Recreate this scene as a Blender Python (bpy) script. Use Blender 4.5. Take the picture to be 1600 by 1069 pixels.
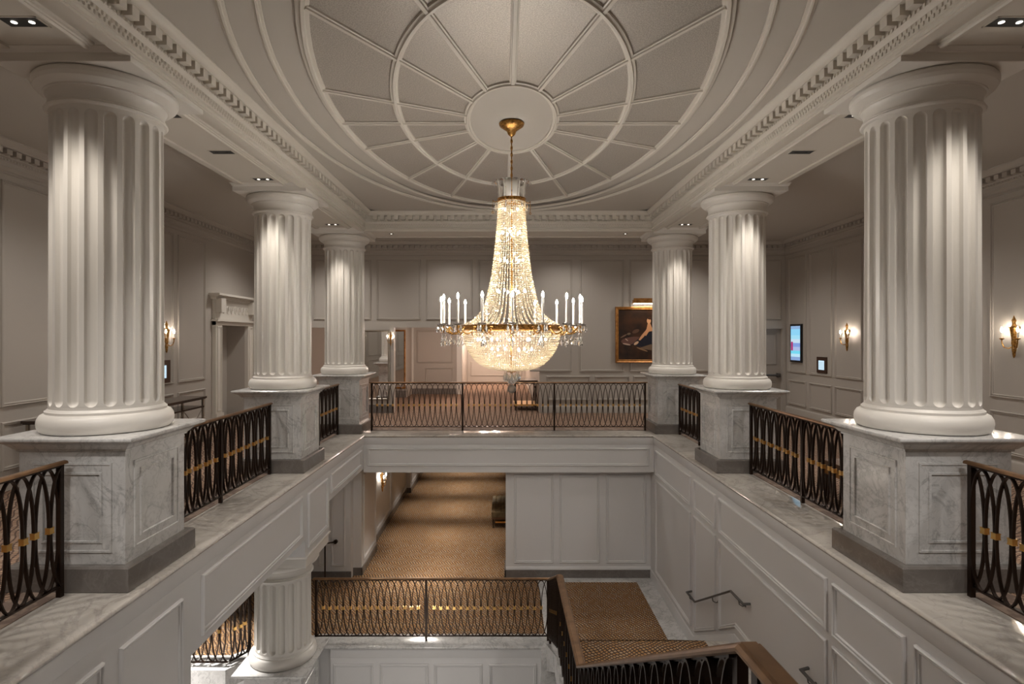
import bpy, math, random
from math import pi, sin, cos, sqrt, radians
from mathutils import Vector
random.seed(7)
SC = bpy.context.scene
for o in list(bpy.data.objects): bpy.data.objects.remove(o)
COL = SC.collection

# ------------------------------------------------------------ camera, world, exposure
cam_d = bpy.data.cameras.new('camera'); cam = bpy.data.objects.new('camera', cam_d); COL.objects.link(cam)
cam.location = (-0.09, 0.0, 2.05); cam.rotation_euler = (radians(90), 0, 0)
cam_d.sensor_width = 36; cam_d.lens = 900.0/1600*36
cam_d.shift_x = (800-788)/1600.0
cam_d.shift_y = -(534.5-527)/1600.0
cam_d.clip_start = 0.05; cam_d.clip_end = 100
SC.camera = cam
SC.view_settings.view_transform = 'Standard'; SC.view_settings.look = 'None'
SC.view_settings.gamma = 1; SC.view_settings.use_curve_mapping = False
SC.view_settings.exposure = 0.72
w = bpy.data.worlds.new('world'); SC.world = w; w.use_nodes = True
w.node_tree.nodes['Background'].inputs[0].default_value = (1, .9, .8, 1)
w.node_tree.nodes['Background'].inputs[1].default_value = 0.05
try:
    SC.cycles.max_bounces = 10; SC.cycles.diffuse_bounces = 6; SC.cycles.transparent_max_bounces = 12
    SC.cycles.sample_clamp_indirect = 6; SC.cycles.use_denoising = True
    SC.cycles.caustics_reflective = False; SC.cycles.caustics_refractive = False
except Exception: pass
WARM = (1.0, .92, .82); SOFT = (1.0, .95, .90)
LI = dict(col=92, gal=118, near=60, cor=100, pit=520, ved=90)   # lamp powers in watts
def lamp(kind, loc, power, color=WARM, target=None, size=.06, angle=70, blend=.6, parent=None, name='lamp_light'):
    d = bpy.data.lights.new(name, kind); d.energy = power; d.color = color
    o = bpy.data.objects.new(name, d); COL.objects.link(o); o.location = loc
    if kind in ('POINT', 'SPOT'): d.shadow_soft_size = size
    if kind == 'SPOT':
        d.spot_size = radians(angle); d.spot_blend = blend
        v = Vector(target) - Vector(loc)
        o.rotation_euler = v.to_track_quat('-Z', 'Y').to_euler()
    if parent: 
        o.parent = parent; o.matrix_parent_inverse = parent.matrix_basis.inverted()
    return o

# ------------------------------------------------------------ materials
def mat(name, base, rough=.6, metal=0., spec=.4, noise=None, bump=None, coat=0., emis=None):
    m = bpy.data.materials.new(name); m.use_nodes = True; nt = m.node_tree; N = nt.nodes; L = nt.links
    b = N['Principled BSDF']; b.inputs['Base Color'].default_value = (*base, 1)
    b.inputs['Roughness'].default_value = rough; b.inputs['Metallic'].default_value = metal
    b.inputs['Specular IOR Level'].default_value = spec; b.inputs['Coat Weight'].default_value = coat
    tc = N.new('ShaderNodeTexCoord')
    if noise:
        sc, c2, lo, hi = noise
        n = N.new('ShaderNodeTexNoise'); n.inputs['Scale'].default_value = sc; n.inputs['Detail'].default_value = 5
        L.new(tc.outputs['Object'], n.inputs['Vector'])
        r = N.new('ShaderNodeValToRGB'); r.color_ramp.elements[0].position = lo; r.color_ramp.elements[1].position = hi
        r.color_ramp.elements[0].color = (*base, 1); r.color_ramp.elements[1].color = (*c2, 1)
        L.new(n.outputs['Fac'], r.inputs['Fac']); L.new(r.outputs['Color'], b.inputs['Base Color'])
    if bump:
        sc, st, di = bump
        n = N.new('ShaderNodeTexNoise'); n.inputs['Scale'].default_value = sc; n.inputs['Detail'].default_value = 3
        L.new(tc.outputs['Object'], n.inputs['Vector'])
        bp = N.new('ShaderNodeBump'); bp.inputs['Strength'].default_value = st; bp.inputs['Distance'].default_value = di
        L.new(n.outputs['Fac'], bp.inputs['Height']); L.new(bp.outputs['Normal'], b.inputs['Normal'])
    if emis:
        b.inputs['Emission Color'].default_value = (*emis[0], 1); b.inputs['Emission Strength'].default_value = emis[1]
    return m
def marble(name, base, vein, scale=1.5, rough=.15, amount=1.0, dark=None):
    m = bpy.data.materials.new(name); m.use_nodes = True; nt = m.node_tree; N = nt.nodes; L = nt.links
    b = N['Principled BSDF']; b.inputs['Roughness'].default_value = rough; b.inputs['Specular IOR Level'].default_value = .5
    tc = N.new('ShaderNodeTexCoord'); mp = N.new('ShaderNodeMapping'); mp.inputs['Rotation'].default_value = (.5, .6, .8)
    mp.inputs['Scale'].default_value = (1, 1, 1)
    L.new(tc.outputs['Object'], mp.inputs['Vector'])
    def veins(sc, lo, dist):
        n = N.new('ShaderNodeTexNoise'); n.inputs['Scale'].default_value = sc; n.inputs['Detail'].default_value = 8
        n.inputs['Roughness'].default_value = .62; n.inputs['Distortion'].default_value = dist
        L.new(mp.outputs['Vector'], n.inputs['Vector'])
        s = N.new('ShaderNodeMath'); s.operation = 'SUBTRACT'; s.inputs[1].default_value = .5; L.new(n.outputs['Fac'], s.inputs[0])
        a = N.new('ShaderNodeMath'); a.operation = 'ABSOLUTE'; L.new(s.outputs[0], a.inputs[0])
        r = N.new('ShaderNodeMapRange'); r.inputs['From Min'].default_value = 0; r.inputs['From Max'].default_value = lo
        r.inputs['To Min'].default_value = 1; r.inputs['To Max'].default_value = 0; L.new(a.outputs[0], r.inputs['Value'])
        return r
    v1 = veins(scale, .035, 1.2); v2 = veins(scale*3.1, .03, .7)
    n3 = N.new('ShaderNodeTexNoise'); n3.inputs['Scale'].default_value = scale*1.3; n3.inputs['Detail'].default_value = 4
    L.new(mp.outputs['Vector'], n3.inputs['Vector'])
    m2 = N.new('ShaderNodeMath'); m2.operation = 'MULTIPLY'; L.new(v1.outputs[0], m2.inputs[0]); L.new(n3.outputs['Fac'], m2.inputs[1])
    m3 = N.new('ShaderNodeMath'); m3.operation = 'MULTIPLY_ADD'; L.new(v2.outputs[0], m3.inputs[0]); m3.inputs[1].default_value = .35; L.new(m2.outputs[0], m3.inputs[2])
    m4 = N.new('ShaderNodeMath'); m4.operation = 'MULTIPLY'; m4.use_clamp = True; L.new(m3.outputs[0], m4.inputs[0]); m4.inputs[1].default_value = amount
    cl = N.new('ShaderNodeValToRGB'); cl.color_ramp.elements[0].position = .35; cl.color_ramp.elements[1].position = .7
    cl.color_ramp.elements[0].color = (*base, 1); cl.color_ramp.elements[1].color = (*[c*.84 for c in base], 1)
    L.new(n3.outputs['Fac'], cl.inputs['Fac'])
    mx = N.new('ShaderNodeMix'); mx.data_type = 'RGBA'; L.new(m4.outputs[0], mx.inputs['Factor']); L.new(cl.outputs['Color'], mx.inputs['A'])
    mx.inputs['B'].default_value = (*vein, 1); L.new(mx.outputs['Result'], b.inputs['Base Color'])
    return m
def carpet(name, cell, c_line, cols, line=.09, skew=.55):
    m = bpy.data.materials.new(name); m.use_nodes = True; nt = m.node_tree; N = nt.nodes; L = nt.links
    b = N['Principled BSDF']; b.inputs['Roughness'].default_value = .95; b.inputs['Specular IOR Level'].default_value = .1
    tc = N.new('ShaderNodeTexCoord'); sx = N.new('ShaderNodeSeparateXYZ'); L.new(tc.outputs['Object'], sx.inputs[0])
    def M(op, a, bb=None, c=None):
        n = N.new('ShaderNodeMath'); n.operation = op
        for i, x in enumerate((a, bb, c)):
            if x is None: continue
            if isinstance(x, (int, float)): n.inputs[i].default_value = x
            else: L.new(x, n.inputs[i])
        return n.outputs[0]
    # diagonal lattice with a slow wave so that the cells read as woven ovals
    u = M('DIVIDE', M('ADD', sx.outputs[0], M('MULTIPLY', sx.outputs[1], skew)), cell)
    v = M('DIVIDE', M('SUBTRACT', sx.outputs[1], M('MULTIPLY', sx.outputs[0], skew)), cell)
    wob = M('MULTIPLY', M('SINE', M('MULTIPLY', sx.outputs[1], 2*pi/(cell*6))), .28)
    wob2 = M('MULTIPLY', M('SINE', M('MULTIPLY', sx.outputs[0], 2*pi/(cell*6))), .28)
    u = M('ADD', u, wob); v = M('ADD', v, wob2)
    cb = N.new('ShaderNodeCombineXYZ'); L.new(u, cb.inputs[0]); L.new(v, cb.inputs[1])
    vo = N.new('ShaderNodeTexVoronoi'); vo.voronoi_dimensions = '2D'; vo.feature = 'DISTANCE_TO_EDGE'; vo.inputs['Scale'].default_value = 1.0; vo.inputs['Randomness'].default_value = .12
    L.new(cb.outputs[0], vo.inputs['Vector'])
    v2 = N.new('ShaderNodeTexVoronoi'); v2.voronoi_dimensions = '2D'; v2.feature = 'F1'; v2.inputs['Scale'].default_value = 1.0; v2.inputs['Randomness'].default_value = .12
    L.new(cb.outputs[0], v2.inputs['Vector'])
    s2 = N.new('ShaderNodeSeparateColor'); L.new(v2.outputs['Color'], s2.inputs[0])
    r = N.new('ShaderNodeValToRGB'); r.color_ramp.interpolation = 'CONSTANT'
    el = r.color_ramp.elements; el[0].position = 0; el[0].color = (*cols[0], 1); el[1].position = 1/len(cols); el[1].color = (*cols[1], 1)
    for i in range(2, len(cols)):
        e = el.new(i/len(cols)); e.color = (*cols[i], 1)
    L.new(s2.outputs[0], r.inputs['Fac'])
    ln = N.new('ShaderNodeMapRange'); ln.inputs['From Min'].default_value = line*.8; ln.inputs['From Max'].default_value = line*1.5
    L.new(vo.outputs['Distance'], ln.inputs['Value'])
    mx = N.new('ShaderNodeMix'); mx.data_type = 'RGBA'; L.new(ln.outputs[0], mx.inputs['Factor'])
    mx.inputs['A'].default_value = (*c_line, 1); L.new(r.outputs['Color'], mx.inputs['B'])
    L.new(mx.outputs['Result'], b.inputs['Base Color'])
    n = N.new('ShaderNodeTexNoise'); n.inputs['Scale'].default_value = 300; L.new(tc.outputs['Object'], n.inputs['Vector'])
    bp = N.new('ShaderNodeBump'); bp.inputs['Strength'].default_value = .3; bp.inputs['Distance'].default_value = .004
    L.new(n.outputs['Fac'], bp.inputs['Height']); L.new(bp.outputs['Normal'], b.inputs['Normal'])
    return m
def emit(name, c, s):
    m = bpy.data.materials.new(name); m.use_nodes = True; nt = m.node_tree
    nt.nodes.remove(nt.nodes['Principled BSDF']); e = nt.nodes.new('ShaderNodeEmission')
    e.inputs[0].default_value = (*c, 1); e.inputs[1].default_value = s
    nt.links.new(e.outputs[0], nt.nodes['Material Output'].inputs[0]); return m

M = {}
M['wall'] = mat('taupe wall paint', (.42, .38, .335), .62, bump=(60, .05, .002))
M['ceil'] = mat('warm ceiling paint', (.47, .435, .39), .7)
M['corn'] = mat('plaster cornice paint', (.60, .56, .50), .5)
M['speck'] = mat('speckled metallic ceiling panel', (.34, .31, .275), .42, metal=.3, noise=(90, (.50, .46, .41), .42, .62), bump=(260, .35, .003))
M['colw'] = mat('column plaster white', (.68, .65, .605), .38, bump=(3, .03, .01))
M['low'] = mat('grey white panel paint', (.66, .65, .645), .5)
M['marb'] = marble('white veined marble', (.63, .62, .605), (.25, .245, .24), 2.4, .16, .8)
M['ledge'] = marble('polished grey white marble', (.56, .52, .47), (.20, .18, .17), 1.1, .085, .6)
M['dmarb'] = marble('dark grey marble', (.165, .148, .135), (.25, .23, .22), 2.0, .13, .5)
M['iron'] = mat('dark bronze', (.028, .015, .009), .36, metal=.55, spec=.5)
M['rail'] = mat('brushed bronze handrail', (.27, .155, .08), .32, metal=.65, noise=(9, (.17, .095, .05), .35, .7))
M['brass'] = mat('brass', (.80, .50, .17), .28, metal=1.)
M['gilt'] = mat('gilded bronze', (.62, .34, .10), .32, metal=1., noise=(40, (.24, .12, .04), .4, .65))
M['gwood'] = mat('gilded wood', (.42, .19, .05), .38, metal=.5, noise=(14, (.22, .09, .02), .35, .7))
M['dwood'] = mat('dark polished wood', (.035, .020, .014), .2, coat=.3)
M['wood'] = mat('brown wood', (.12, .06, .03), .35)
M['candle'] = mat('ivory candle sleeve', (.90, .84, .74), .5)
M['steel'] = mat('pewter handrail metal', (.11, .105, .10), .4, metal=.7)
M['hole'] = mat('black lamp recess', (.02, .02, .02), .5)
M['bulb'] = emit('glowing candle bulb', (1, .94, .87), 500)
M['ibulb'] = emit('glowing inner bulb', (1, .93, .83), 150)
M['sbulb'] = emit('glowing sconce bulb', (1, .88, .74), 150)
M['lens'] = emit('lit downlight lens', (1, .93, .82), 2)
M['frame'] = mat('black screen frame', (.012, .012, .014), .3)
M['bframe'] = mat('dark brown frame', (.05, .022, .012), .3)
M['paper_glow'] = emit('self glowing notice sheet', (.62, .82, .95), .62)  # white sheet given its own glow, though a notice is no lamp
M['tuft'] = mat('olive tufted velvet', (.17, .12, .06), .6, noise=(6, (.10, .07, .035), .4, .6))
M['silver'] = mat('silver leaf console metal', (.32, .28, .23), .38, metal=.7)
M['carpu'] = carpet('upper gallery carpet', .062, (.10, .066, .052), [(.38, .25, .17), (.34, .22, .15), (.30, .20, .14), (.40, .29, .21)], .14, .62)
M['carpl'] = carpet('trellis carpet', .060, (.085, .055, .04), [(.44, .25, .11), (.40, .22, .09), (.47, .30, .15), (.42, .26, .14), (.46, .32, .20)], .165, .62)
M['bord'] = mat('brown carpet border', (.17, .12, .095), .95, noise=(7, (.27, .20, .155), .46, .54))
M['door'] = mat('grey painted door', (.33, .29, .25), .5)
def glassy(fac=.5, name='crystal'):
    m = bpy.data.materials.new(name); m.use_nodes = True; nt = m.node_tree; N = nt.nodes; L = nt.links
    N.remove(N['Principled BSDF'])
    g = N.new('ShaderNodeBsdfGlossy'); g.inputs['Roughness'].default_value = .04; g.inputs[0].default_value = (1, 1, 1, 1)
    t = N.new('ShaderNodeBsdfTransparent'); t.inputs[0].default_value = (.93, .92, .9, 1)
    d = N.new('ShaderNodeBsdfTranslucent'); d.inputs[0].default_value = (.9, .88, .84, 1)
    fr = N.new('ShaderNodeFresnel'); fr.inputs[0].default_value = 1.9
    a = N.new('ShaderNodeMixShader'); a.inputs[0].default_value = fac; L.new(t.outputs[0], a.inputs[1]); L.new(d.outputs[0], a.inputs[2])
    b = N.new('ShaderNodeMixShader'); L.new(fr.outputs[0], b.inputs[0]); L.new(a.outputs[0], b.inputs[1]); L.new(g.outputs[0], b.inputs[2])
    L.new(b.outputs[0], N['Material Output'].inputs[0]); return m
def beady():
    m = bpy.data.materials.new('lit crystal beads'); m.use_nodes = True; nt = m.node_tree; N = nt.nodes; L = nt.links
    N.remove(N['Principled BSDF'])
    g = N.new('ShaderNodeBsdfGlossy'); g.inputs['Roughness'].default_value = .12; g.inputs[0].default_value = (1, .97, .9, 1)
    d = N.new('ShaderNodeBsdfTranslucent'); d.inputs[0].default_value = (1, .90, .74, 1)
    t = N.new('ShaderNodeBsdfTransparent'); t.inputs[0].default_value = (1, .93, .78, 1)
    a = N.new('ShaderNodeMixShader'); a.inputs[0].default_value = .30; L.new(d.outputs[0], a.inputs[1]); L.new(g.outputs[0], a.inputs[2])
    b = N.new('ShaderNodeMixShader'); b.inputs[0].default_value = .22; L.new(a.outputs[0], b.inputs[1]); L.new(t.outputs[0], b.inputs[2])
    L.new(b.outputs[0], N['Material Output'].inputs[0]); return m
M['crys'] = glassy(); M['leaf'] = glassy(.78, 'frosted crystal'); M['bead'] = beady()
M['mirror'] = mat('mirror glass', (.80, .78, .75), .03, metal=1.)

# ------------------------------------------------------------ mesh builder
class MB:
    def __init__(s): s.v = []; s.f = []
    def add(s, vs, fs):
        o = len(s.v); s.v += [tuple(p) for p in vs]; s.f += [tuple(i+o for i in f) for f in fs]; return s
    def box(s, x0, x1, y0, y1, z0, z1):
        if x0 > x1: x0, x1 = x1, x0
        if y0 > y1: y0, y1 = y1, y0
        return s.add([(x0,y0,z0),(x1,y0,z0),(x1,y1,z0),(x0,y1,z0),(x0,y0,z1),(x1,y0,z1),(x1,y1,z1),(x0,y1,z1)],
              [(0,3,2,1),(4,5,6,7),(0,1,5,4),(1,2,6,5),(2,3,7,6),(3,0,4,7)])
    def loops(s, ls, close=True, cap0=True, cap1=True):
        n = len(ls[0]); vs = [p for l in ls for p in l]; fs = []
        for i in range(len(ls)-1):
            for j in range(n if close else n-1):
                k = (j+1) % n; fs.append((i*n+j, i*n+k, (i+1)*n+k, (i+1)*n+j))
        if cap0: fs.append(tuple(reversed(range(n))))
        if cap1: fs.append(tuple((len(ls)-1)*n+j for j in range(n)))
        return s.add(vs, fs)
    def lathe(s, prof, n=32, c=(0,0,0), sx=1, sy=1, caps=True):
        return s.loops([[(c[0]+r*sx*cos(2*pi*j/n), c[1]+r*sy*sin(2*pi*j/n), c[2]+z) for j in range(n)] for r, z in prof], cap0=caps, cap1=caps)
    def tube(s, pts, r, n=8, closed=False):
        pts = [Vector(p) for p in pts]; L = []; up = None
        for i, p in enumerate(pts):
            a = pts[i-1] if (i > 0 or closed) else p
            b = pts[(i+1) % len(pts)] if (i < len(pts)-1 or closed) else p
            t = (b-a).normalized()
            if up is None:
                up = Vector((0,0,1)) if abs(t.z) < .9 else Vector((1,0,0))
            x = t.cross(up).normalized(); y = x.cross(t).normalized(); up = y
            rr = r[i] if isinstance(r, (list, tuple)) else r
            L.append([p + x*rr*cos(2*pi*j/n) + y*rr*sin(2*pi*j/n) for j in range(n)])
        if closed: L.append(L[0]); return s.loops(L, cap0=False, cap1=False)
        return s.loops(L)
    def bar(s, pts, w, h, up=(0,0,1)):
        # rectangular or custom section swept along a polyline with mitres; w may be a list of (side, up) points
        sec = w if isinstance(w, list) else [(-w/2,-h/2),(w/2,-h/2),(w/2,h/2),(-w/2,h/2)]
        pts = [Vector(p) for p in pts]; up = Vector(up); L = []
        for i, p in enumerate(pts):
            d0 = (p-pts[i-1]).normalized() if i > 0 else None
            d1 = (pts[i+1]-p).normalized() if i < len(pts)-1 else None
            t = ((d0 or d1)+(d1 or d0)).normalized()
            dd = d1 or d0
            x = dd.cross(up).normalized(); y = x.cross(dd).normalized()
            loop = []
            for a, b in sec:
                q = p + x*a + y*b; den = dd.dot(t)
                q = q + dd*((p-q).dot(t)/den) if abs(den) > .2 else q
                loop.append(q)
            L.append(loop)
        return s.loops(L)
    def ball(s, c, r, n=8, m=6, sz=1):
        return s.lathe([(max(r*sin(pi*i/m), 1e-5), -r*sz*cos(pi*i/m)) for i in range(m+1)], n, c, caps=False)
    def build(s, name, m, parent=None, smooth=None, loc=None):
        me = bpy.data.meshes.new(name); me.from_pydata(s.v, [], s.f); me.materials.append(m)
        if smooth is not None:
            me.polygons.foreach_set('use_smooth', [True]*len(me.polygons))
            me.set_sharp_from_angle(angle=radians(smooth))
        me.update(); o = bpy.data.objects.new(name, me); COL.objects.link(o)
        if loc: o.location = loc
        if parent: o.parent = parent
        return o
def tag(o, label=None, cat=None, group=None, kind=None):
    if label: o['label'] = label
    if cat: o['category'] = cat
    if group: o['group'] = group
    if kind: o['kind'] = kind
    return o
def struct(name, mb, m, smooth=None): return tag(mb.build(name, m, smooth=smooth), kind='structure')
def thing(name, label, cat, loc=(0,0,0), rz=0, group=None):
    o = bpy.data.objects.new(name, None); COL.objects.link(o); o.location = loc; o.rotation_euler = (0,0,rz)
    o.empty_display_size = .1
    return tag(o, label, cat, group)
def copy_tree(o, parent=None):
    c = o.copy(); COL.objects.link(c)
    if parent: c.parent = parent
    for ch in list(o.children): copy_tree(ch, c)
    return c

# wall plane transforms: (u, v, p) -> point;  p protrudes from the wall
def TX(x, s): return lambda u, v, p: (x+s*p, u, v)
def TY(y, s): return lambda u, v, p: (u, y+s*p, v)
def inset(poly, o):
    n = len(poly); A = sum(poly[i][0]*poly[(i+1)%n][1]-poly[(i+1)%n][0]*poly[i][1] for i in range(n))
    sg = 1 if A > 0 else -1; out = []
    for i in range(n):
        p0, p1, p2 = Vector(poly[i-1]), Vector(poly[i]), Vector(poly[(i+1)%n])
        a = (p1-p0).normalized(); b = (p2-p1).normalized()
        na = Vector((-a.y, a.x))*sg; nb = Vector((-b.y, b.x))*sg
        k = na+nb; k = k/ max(k.dot(na), .2)
        out.append(tuple(p1 + k*o))
    return out
MOLD = [(0,0),(.003,.022),(.014,.030),(.022,.026),(.025,.010),(.038,.018),(.046,.014),(.050,.003),(.055,0)]
def panel(mb, T, poly, prof=MOLD, k=1.0):
    if len(poly) == 2: (a, b), (c, d) = poly; poly = [(a,b),(c,b),(c,d),(a,d)]
    mb.loops([[T(u, v, p*k) for u, v in inset(poly, o*k)] for o, p in prof], cap0=False, cap1=False)
def rectrun(mb, x0, x1, y0, y1, prof):
    # closed rectangular moulding; prof = (outward offset, z)
    mb.loops([[(x0-e, y0-e, z), (x1+e, y0-e, z), (x1+e, y1+e, z), (x0-e, y1+e, z)] for e, z in prof], cap0=False, cap1=False)
def ering(mb, a, b, prof, n=160, c=(0, 7.13)):
    mb.loops([[(c[0]+(a+e)*cos(2*pi*j/n), c[1]+(b+e)*sin(2*pi*j/n), z) for j in range(n)] for e, z in prof], cap0=False, cap1=False)

XR, XL, YF, YN = 7.53, -6.74, 15.6, -1.35      # outer gallery walls
ZC = 4.62; ZA = 4.68; CY = 7.13
V = 3.05; VY0, VY1 = 2.0, 12.09                # stair well
COLY = (5.11, 9.146, 12.66)

# ------------------------------------------------------------ floors
mb = MB()   # marble ledge with bullnose
def bull(e0): return [(e0, -.055), (-.012, -.055), (-.028, -.04), (-.034, -.025), (-.028, -.01), (-.012, 0), (e0, 0)]
rectrun(mb, -V, V, VY0, VY1, [(.57, -.055)]+[(e, z) for e, z in [(-.012,-.055),(-.028,-.042),(-.034,-.026),(-.028,-.01),(-.012,0)]]+[(.57, 0)])
struct('floor', mb, M['ledge'], 40)
mb = MB()
x0, x1, y0, y1 = V+.57, V+.57, VY0-.57, VY1+.57
mb.box(XL, -x0, YN, YF, -.3, 0); mb.box(x0, XR, YN, YF, -.3, 0); mb.box(-x0, x0, YN, y0, -.3, 0)
mb.box(-x0, x0, y1, YF, -.3, 0); mb.box(-6.2, 1.2, YF, 26.2, -.3, 0)
struct('floor', mb, M['carpu'])
mb = MB()
for sx in (-1, 1): mb.box(sx*x0, sx*(x0+.32), y0-.3, y1+.32, 0, .006)
mb.box(-x0, x0, y1, y1+.32, 0, .006)
struct('floor', mb, M['bord'])
# lower level floor (trellis carpet) and pit floor
mb = MB()
mb.box(-3.5, .62, 9.95, 12.34, -3.4, -3.1); mb.box(-4.8, .5, 12.34, 24, -3.4, -3.1)
mb.loops([[(XL, 9.3, z), (-4.46, 9.3, z), (-4.1, 9.75, z), (-3.5, 9.95, z), (-3.5, 12.34, z), (XL, 12.34, z)] for z in (-3.4, -3.1)])
mb.box(.95, 2.69, 9.6, 12.08, -3.099, -3.09)
struct('floor', mb, M['carpl'])
mb = MB()   # marble margins of the lower level
mb.box(.62, V, 9.47, 12.5, -3.4, -3.1)
mb.loops([[(XL, 8.9, z), (-4.4, 8.9, z), (-4.05, 9.4, z), (-3.3, 9.6, z), (-3.3, 9.97, z), (-4.1, 9.77, z), (-4.5, 9.32, z), (XL, 9.32, z)] for z in (-3.4, -3.098)])
mb.loops([[(-3.3, y, z), (.7, y, z)] for y, z in ((9.99, -3.099), (9.62, -3.099), (9.595, -3.11), (9.585, -3.13), (9.6, -3.155), (9.66, -3.16))], close=False, cap0=False, cap1=False)
struct('floor', mb, M['marb'], 40)
mb = MB(); mb.box(XL, V+.1, YN, 12.5, -4.5, -4.25); struct('floor', mb, M['marb'])

# ------------------------------------------------------------ stair well walls
lw = MB()
lw.box(V, V+.25, VY0-.2, 12.6, -4.25, -.06)                 # right wall
struct('wall_right', lw, M['low'])
mb = MB(); T = TX(V, -1)
def band(mb, T, u0, u1):
    mb.loops([[T(u0, z, p), T(u1, z, p)] for z, p in ((-.056,.012),(-.19,.012),(-.2,.004),(-.205,0))], close=False, cap0=False, cap1=False)
band(mb, T, VY0, VY1)
cuts = [(11.9, 9.68), (9.5, 8.54), (8.4, 5.59), (5.49, 4.5), (4.39, 2.2)]
def low_z(y):
    if y > 9.45: return -2.81
    if y > 7.8: return -2.81+(9.45-y)/1.65*.93
    if y > 6.15: return -1.88
    return -1.88+(6.15-y)*.5
for a, b in cuts:
    panel(mb, T, [(b, -.80), (a, -.29)])
    top = -.89; pts = [(b, top), (a, top)]
    ys = sorted([y for y in (9.45, 7.8, 6.15) if b+.05 < y < a-.05] + [a, b], reverse=True)
    for y in ys:
        z = low_z(y)
        if z < top-.15: pts.append((y, z))
    if len(pts) > 3: panel(mb, T, pts)
# stepped skirting with moulded top
sk = [(12.34, -2.93), (9.55, -2.93), (7.85, -2.02), (6.1, -2.02), (2.0, .03)]
for i in range(4):
    (a, za), (b, zb) = sk[i], sk[i+1]
    dz = (-3.1-(-2.93))
    mb.loops([[T(a, za+q, p), T(b, zb+q, p)] for q, p in ((.03,0),(.02,.016),(0,.022),(-.2,.022))], close=False, cap0=False, cap1=False)
struct('trim_1', mb, M['low'], 40)
# left wall: pier, beam, column block, beam
mb = MB()
mb.box(-V, -V-1.05, YN, 5.44, -4.25, -.06)
mb.box(-V, -V-1.05, 5.44, 8.56, -.96, -.06)
mb.box(-V, -V-1.1, 8.56, 9.73, -1.22, -.06)
mb.box(-V, -V-1.05, 9.73, 12.1, -.72, -.06)
struct('wall_left', mb, M['low'])
mb = MB(); T = TX(-V, 1); band(mb, T, VY0, VY1)
panel(mb, T, [(5.62, -.87), (8.40, -.27)])
panel(mb, T, [(8.66, -1.12), (9.62, -.30)])
panel(mb, T, [(9.8, -.62), (11.9, -.28)])
for a, b in ((4.42, 5.28), (3.3, 4.24), (2.15, 3.15)):
    panel(mb, T, [(a, -1.9), (b, -.34)]); panel(mb, T, [(a, -4.0), (b, -2.05)])
struct('trim_2', mb, M['low'], 40)
# far fascia and lower far walls
mb = MB()
mb.box(-V, V, VY1, VY1+.5, -.79, -.06)
mb.box(-.06, V+.1, 12.34, 12.6, -3.1, -.79)
mb.box(-.06, .3, 12.5, 12.9, -3.1, -.79)
mb.box(.3, .5, 12.6, 24, -3.1, -.79)
mb.box(-5.2, -3.36, 12.27, 12.5, -3.1, -.72)
mb.box(-3.5, -3.18, 12.47, 13.9, -3.1, -.72)
mb.box(-3.6, -3.32, 13.9, 19.07, -3.1, -.79); mb.box(-3.6, -3.2, 19.07, 24, -3.1, -.79)
mb.box(-3.6, .5, 24, 24.2, -3.1, -.79)
mb.box(XL-.2, XL, YN, 12.5, -4.25, -.3); mb.box(XL, -5.2, 12.3, 12.5, -4.25, -.3)
struct('wall_back', mb, M['low'])
mb = MB(); T = TY(VY1, -1); band(mb, T, -V, V); panel(mb, T, [(-2.97, -.655), (2.95, -.275)])
T = TY(12.34, -1)
for a, b in ((.116, .966), (1.09, 1.95), (2.09, 2.94)): panel(mb, T, [(a, -2.79), (b, -.90)])
mb.loops([[T(-.06, z, p), T(V, z, p)] for z, p in ((-2.86,0),(-2.875,.012),(-2.93,.012))], close=False, cap0=False, cap1=False)
T = TY(12.27, -1)
for a, b in ((-4.05, -3.9), (-3.78, -3.48), (-4.9, -4.2)): panel(mb, T, [(a, -2.82), (b, -.95)], k=.8)
T = TX(-3.18, 1); panel(mb, T, [(12.62, -2.82), (13.78, -.95)], k=.8)
T = TX(-3.32, 1)
for a, b in ((14.0, 16.3), (16.42, 18.95)): panel(mb, T, [(a, -2.82), (b, -.95)], k=.8)
T = TX(-3.2, 1); panel(mb, T, [(19.2, -2.82), (21, -.95)], k=.8)
struct('trim_3', mb, M['low'], 40)
mb = MB()   # lower ceiling
mb.box(XL, -V-.02, YN, 12.3, -.3, -.28); mb.box(XL, V+.1, 12.3, 24.2, -.79, -.66)
struct('ceiling', mb, M['ceil'])
mb = MB()   # dark skirtings on the lower level
mb.box(-.08, V, 12.315, 12.34, -3.1, -2.93); mb.box(-5.2, -3.35, 12.25, 12.27, -3.1, -2.94)
mb.box(-3.36, -3.16, 12.45, 12.47, -3.1, -2.94); mb.box(-3.18, -3.155, 12.45, 13.92, -3.1, -2.94)
mb.box(-3.32, -3.295, 13.9, 19.07, -3.1, -2.94); mb.box(-3.32, -3.175, 19.05, 19.07, -3.1, -2.94); mb.box(-3.2, -3.175, 19.05, 24, -3.1, -2.94)
mb.box(-.085, -.06, 12.315, 12.9, -3.1, -2.94)
struct('baseboard_back', mb, M['dmarb'])
# wall under the lower floor edge
mb = MB(); mb.box(-3.0, .52, 9.65, 9.9, -4.25, -3.13)
T = TY(9.65, -1)
mb.loops([[T(-3.0, z, p), T(.52, z, p)] for z, p in ((-3.14,.01),(-3.31,.01),(-3.325,0))], close=False, cap0=False, cap1=False)
for a, b in ((-3.08, -2.28), (-2.17, -1.36), (-1.27, -.46), (-.35, .45)): panel(mb, T, [(max(a, -2.95), -4.1), (b, -3.42)])
mb.box(XL, -4.2, 9.4, 9.6, -4.25, -3.4); mb.box(-3.5, -3.0, 9.73, 9.9, -4.25, -3.16)
struct('wall_front', mb, M['low'], 40)

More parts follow.
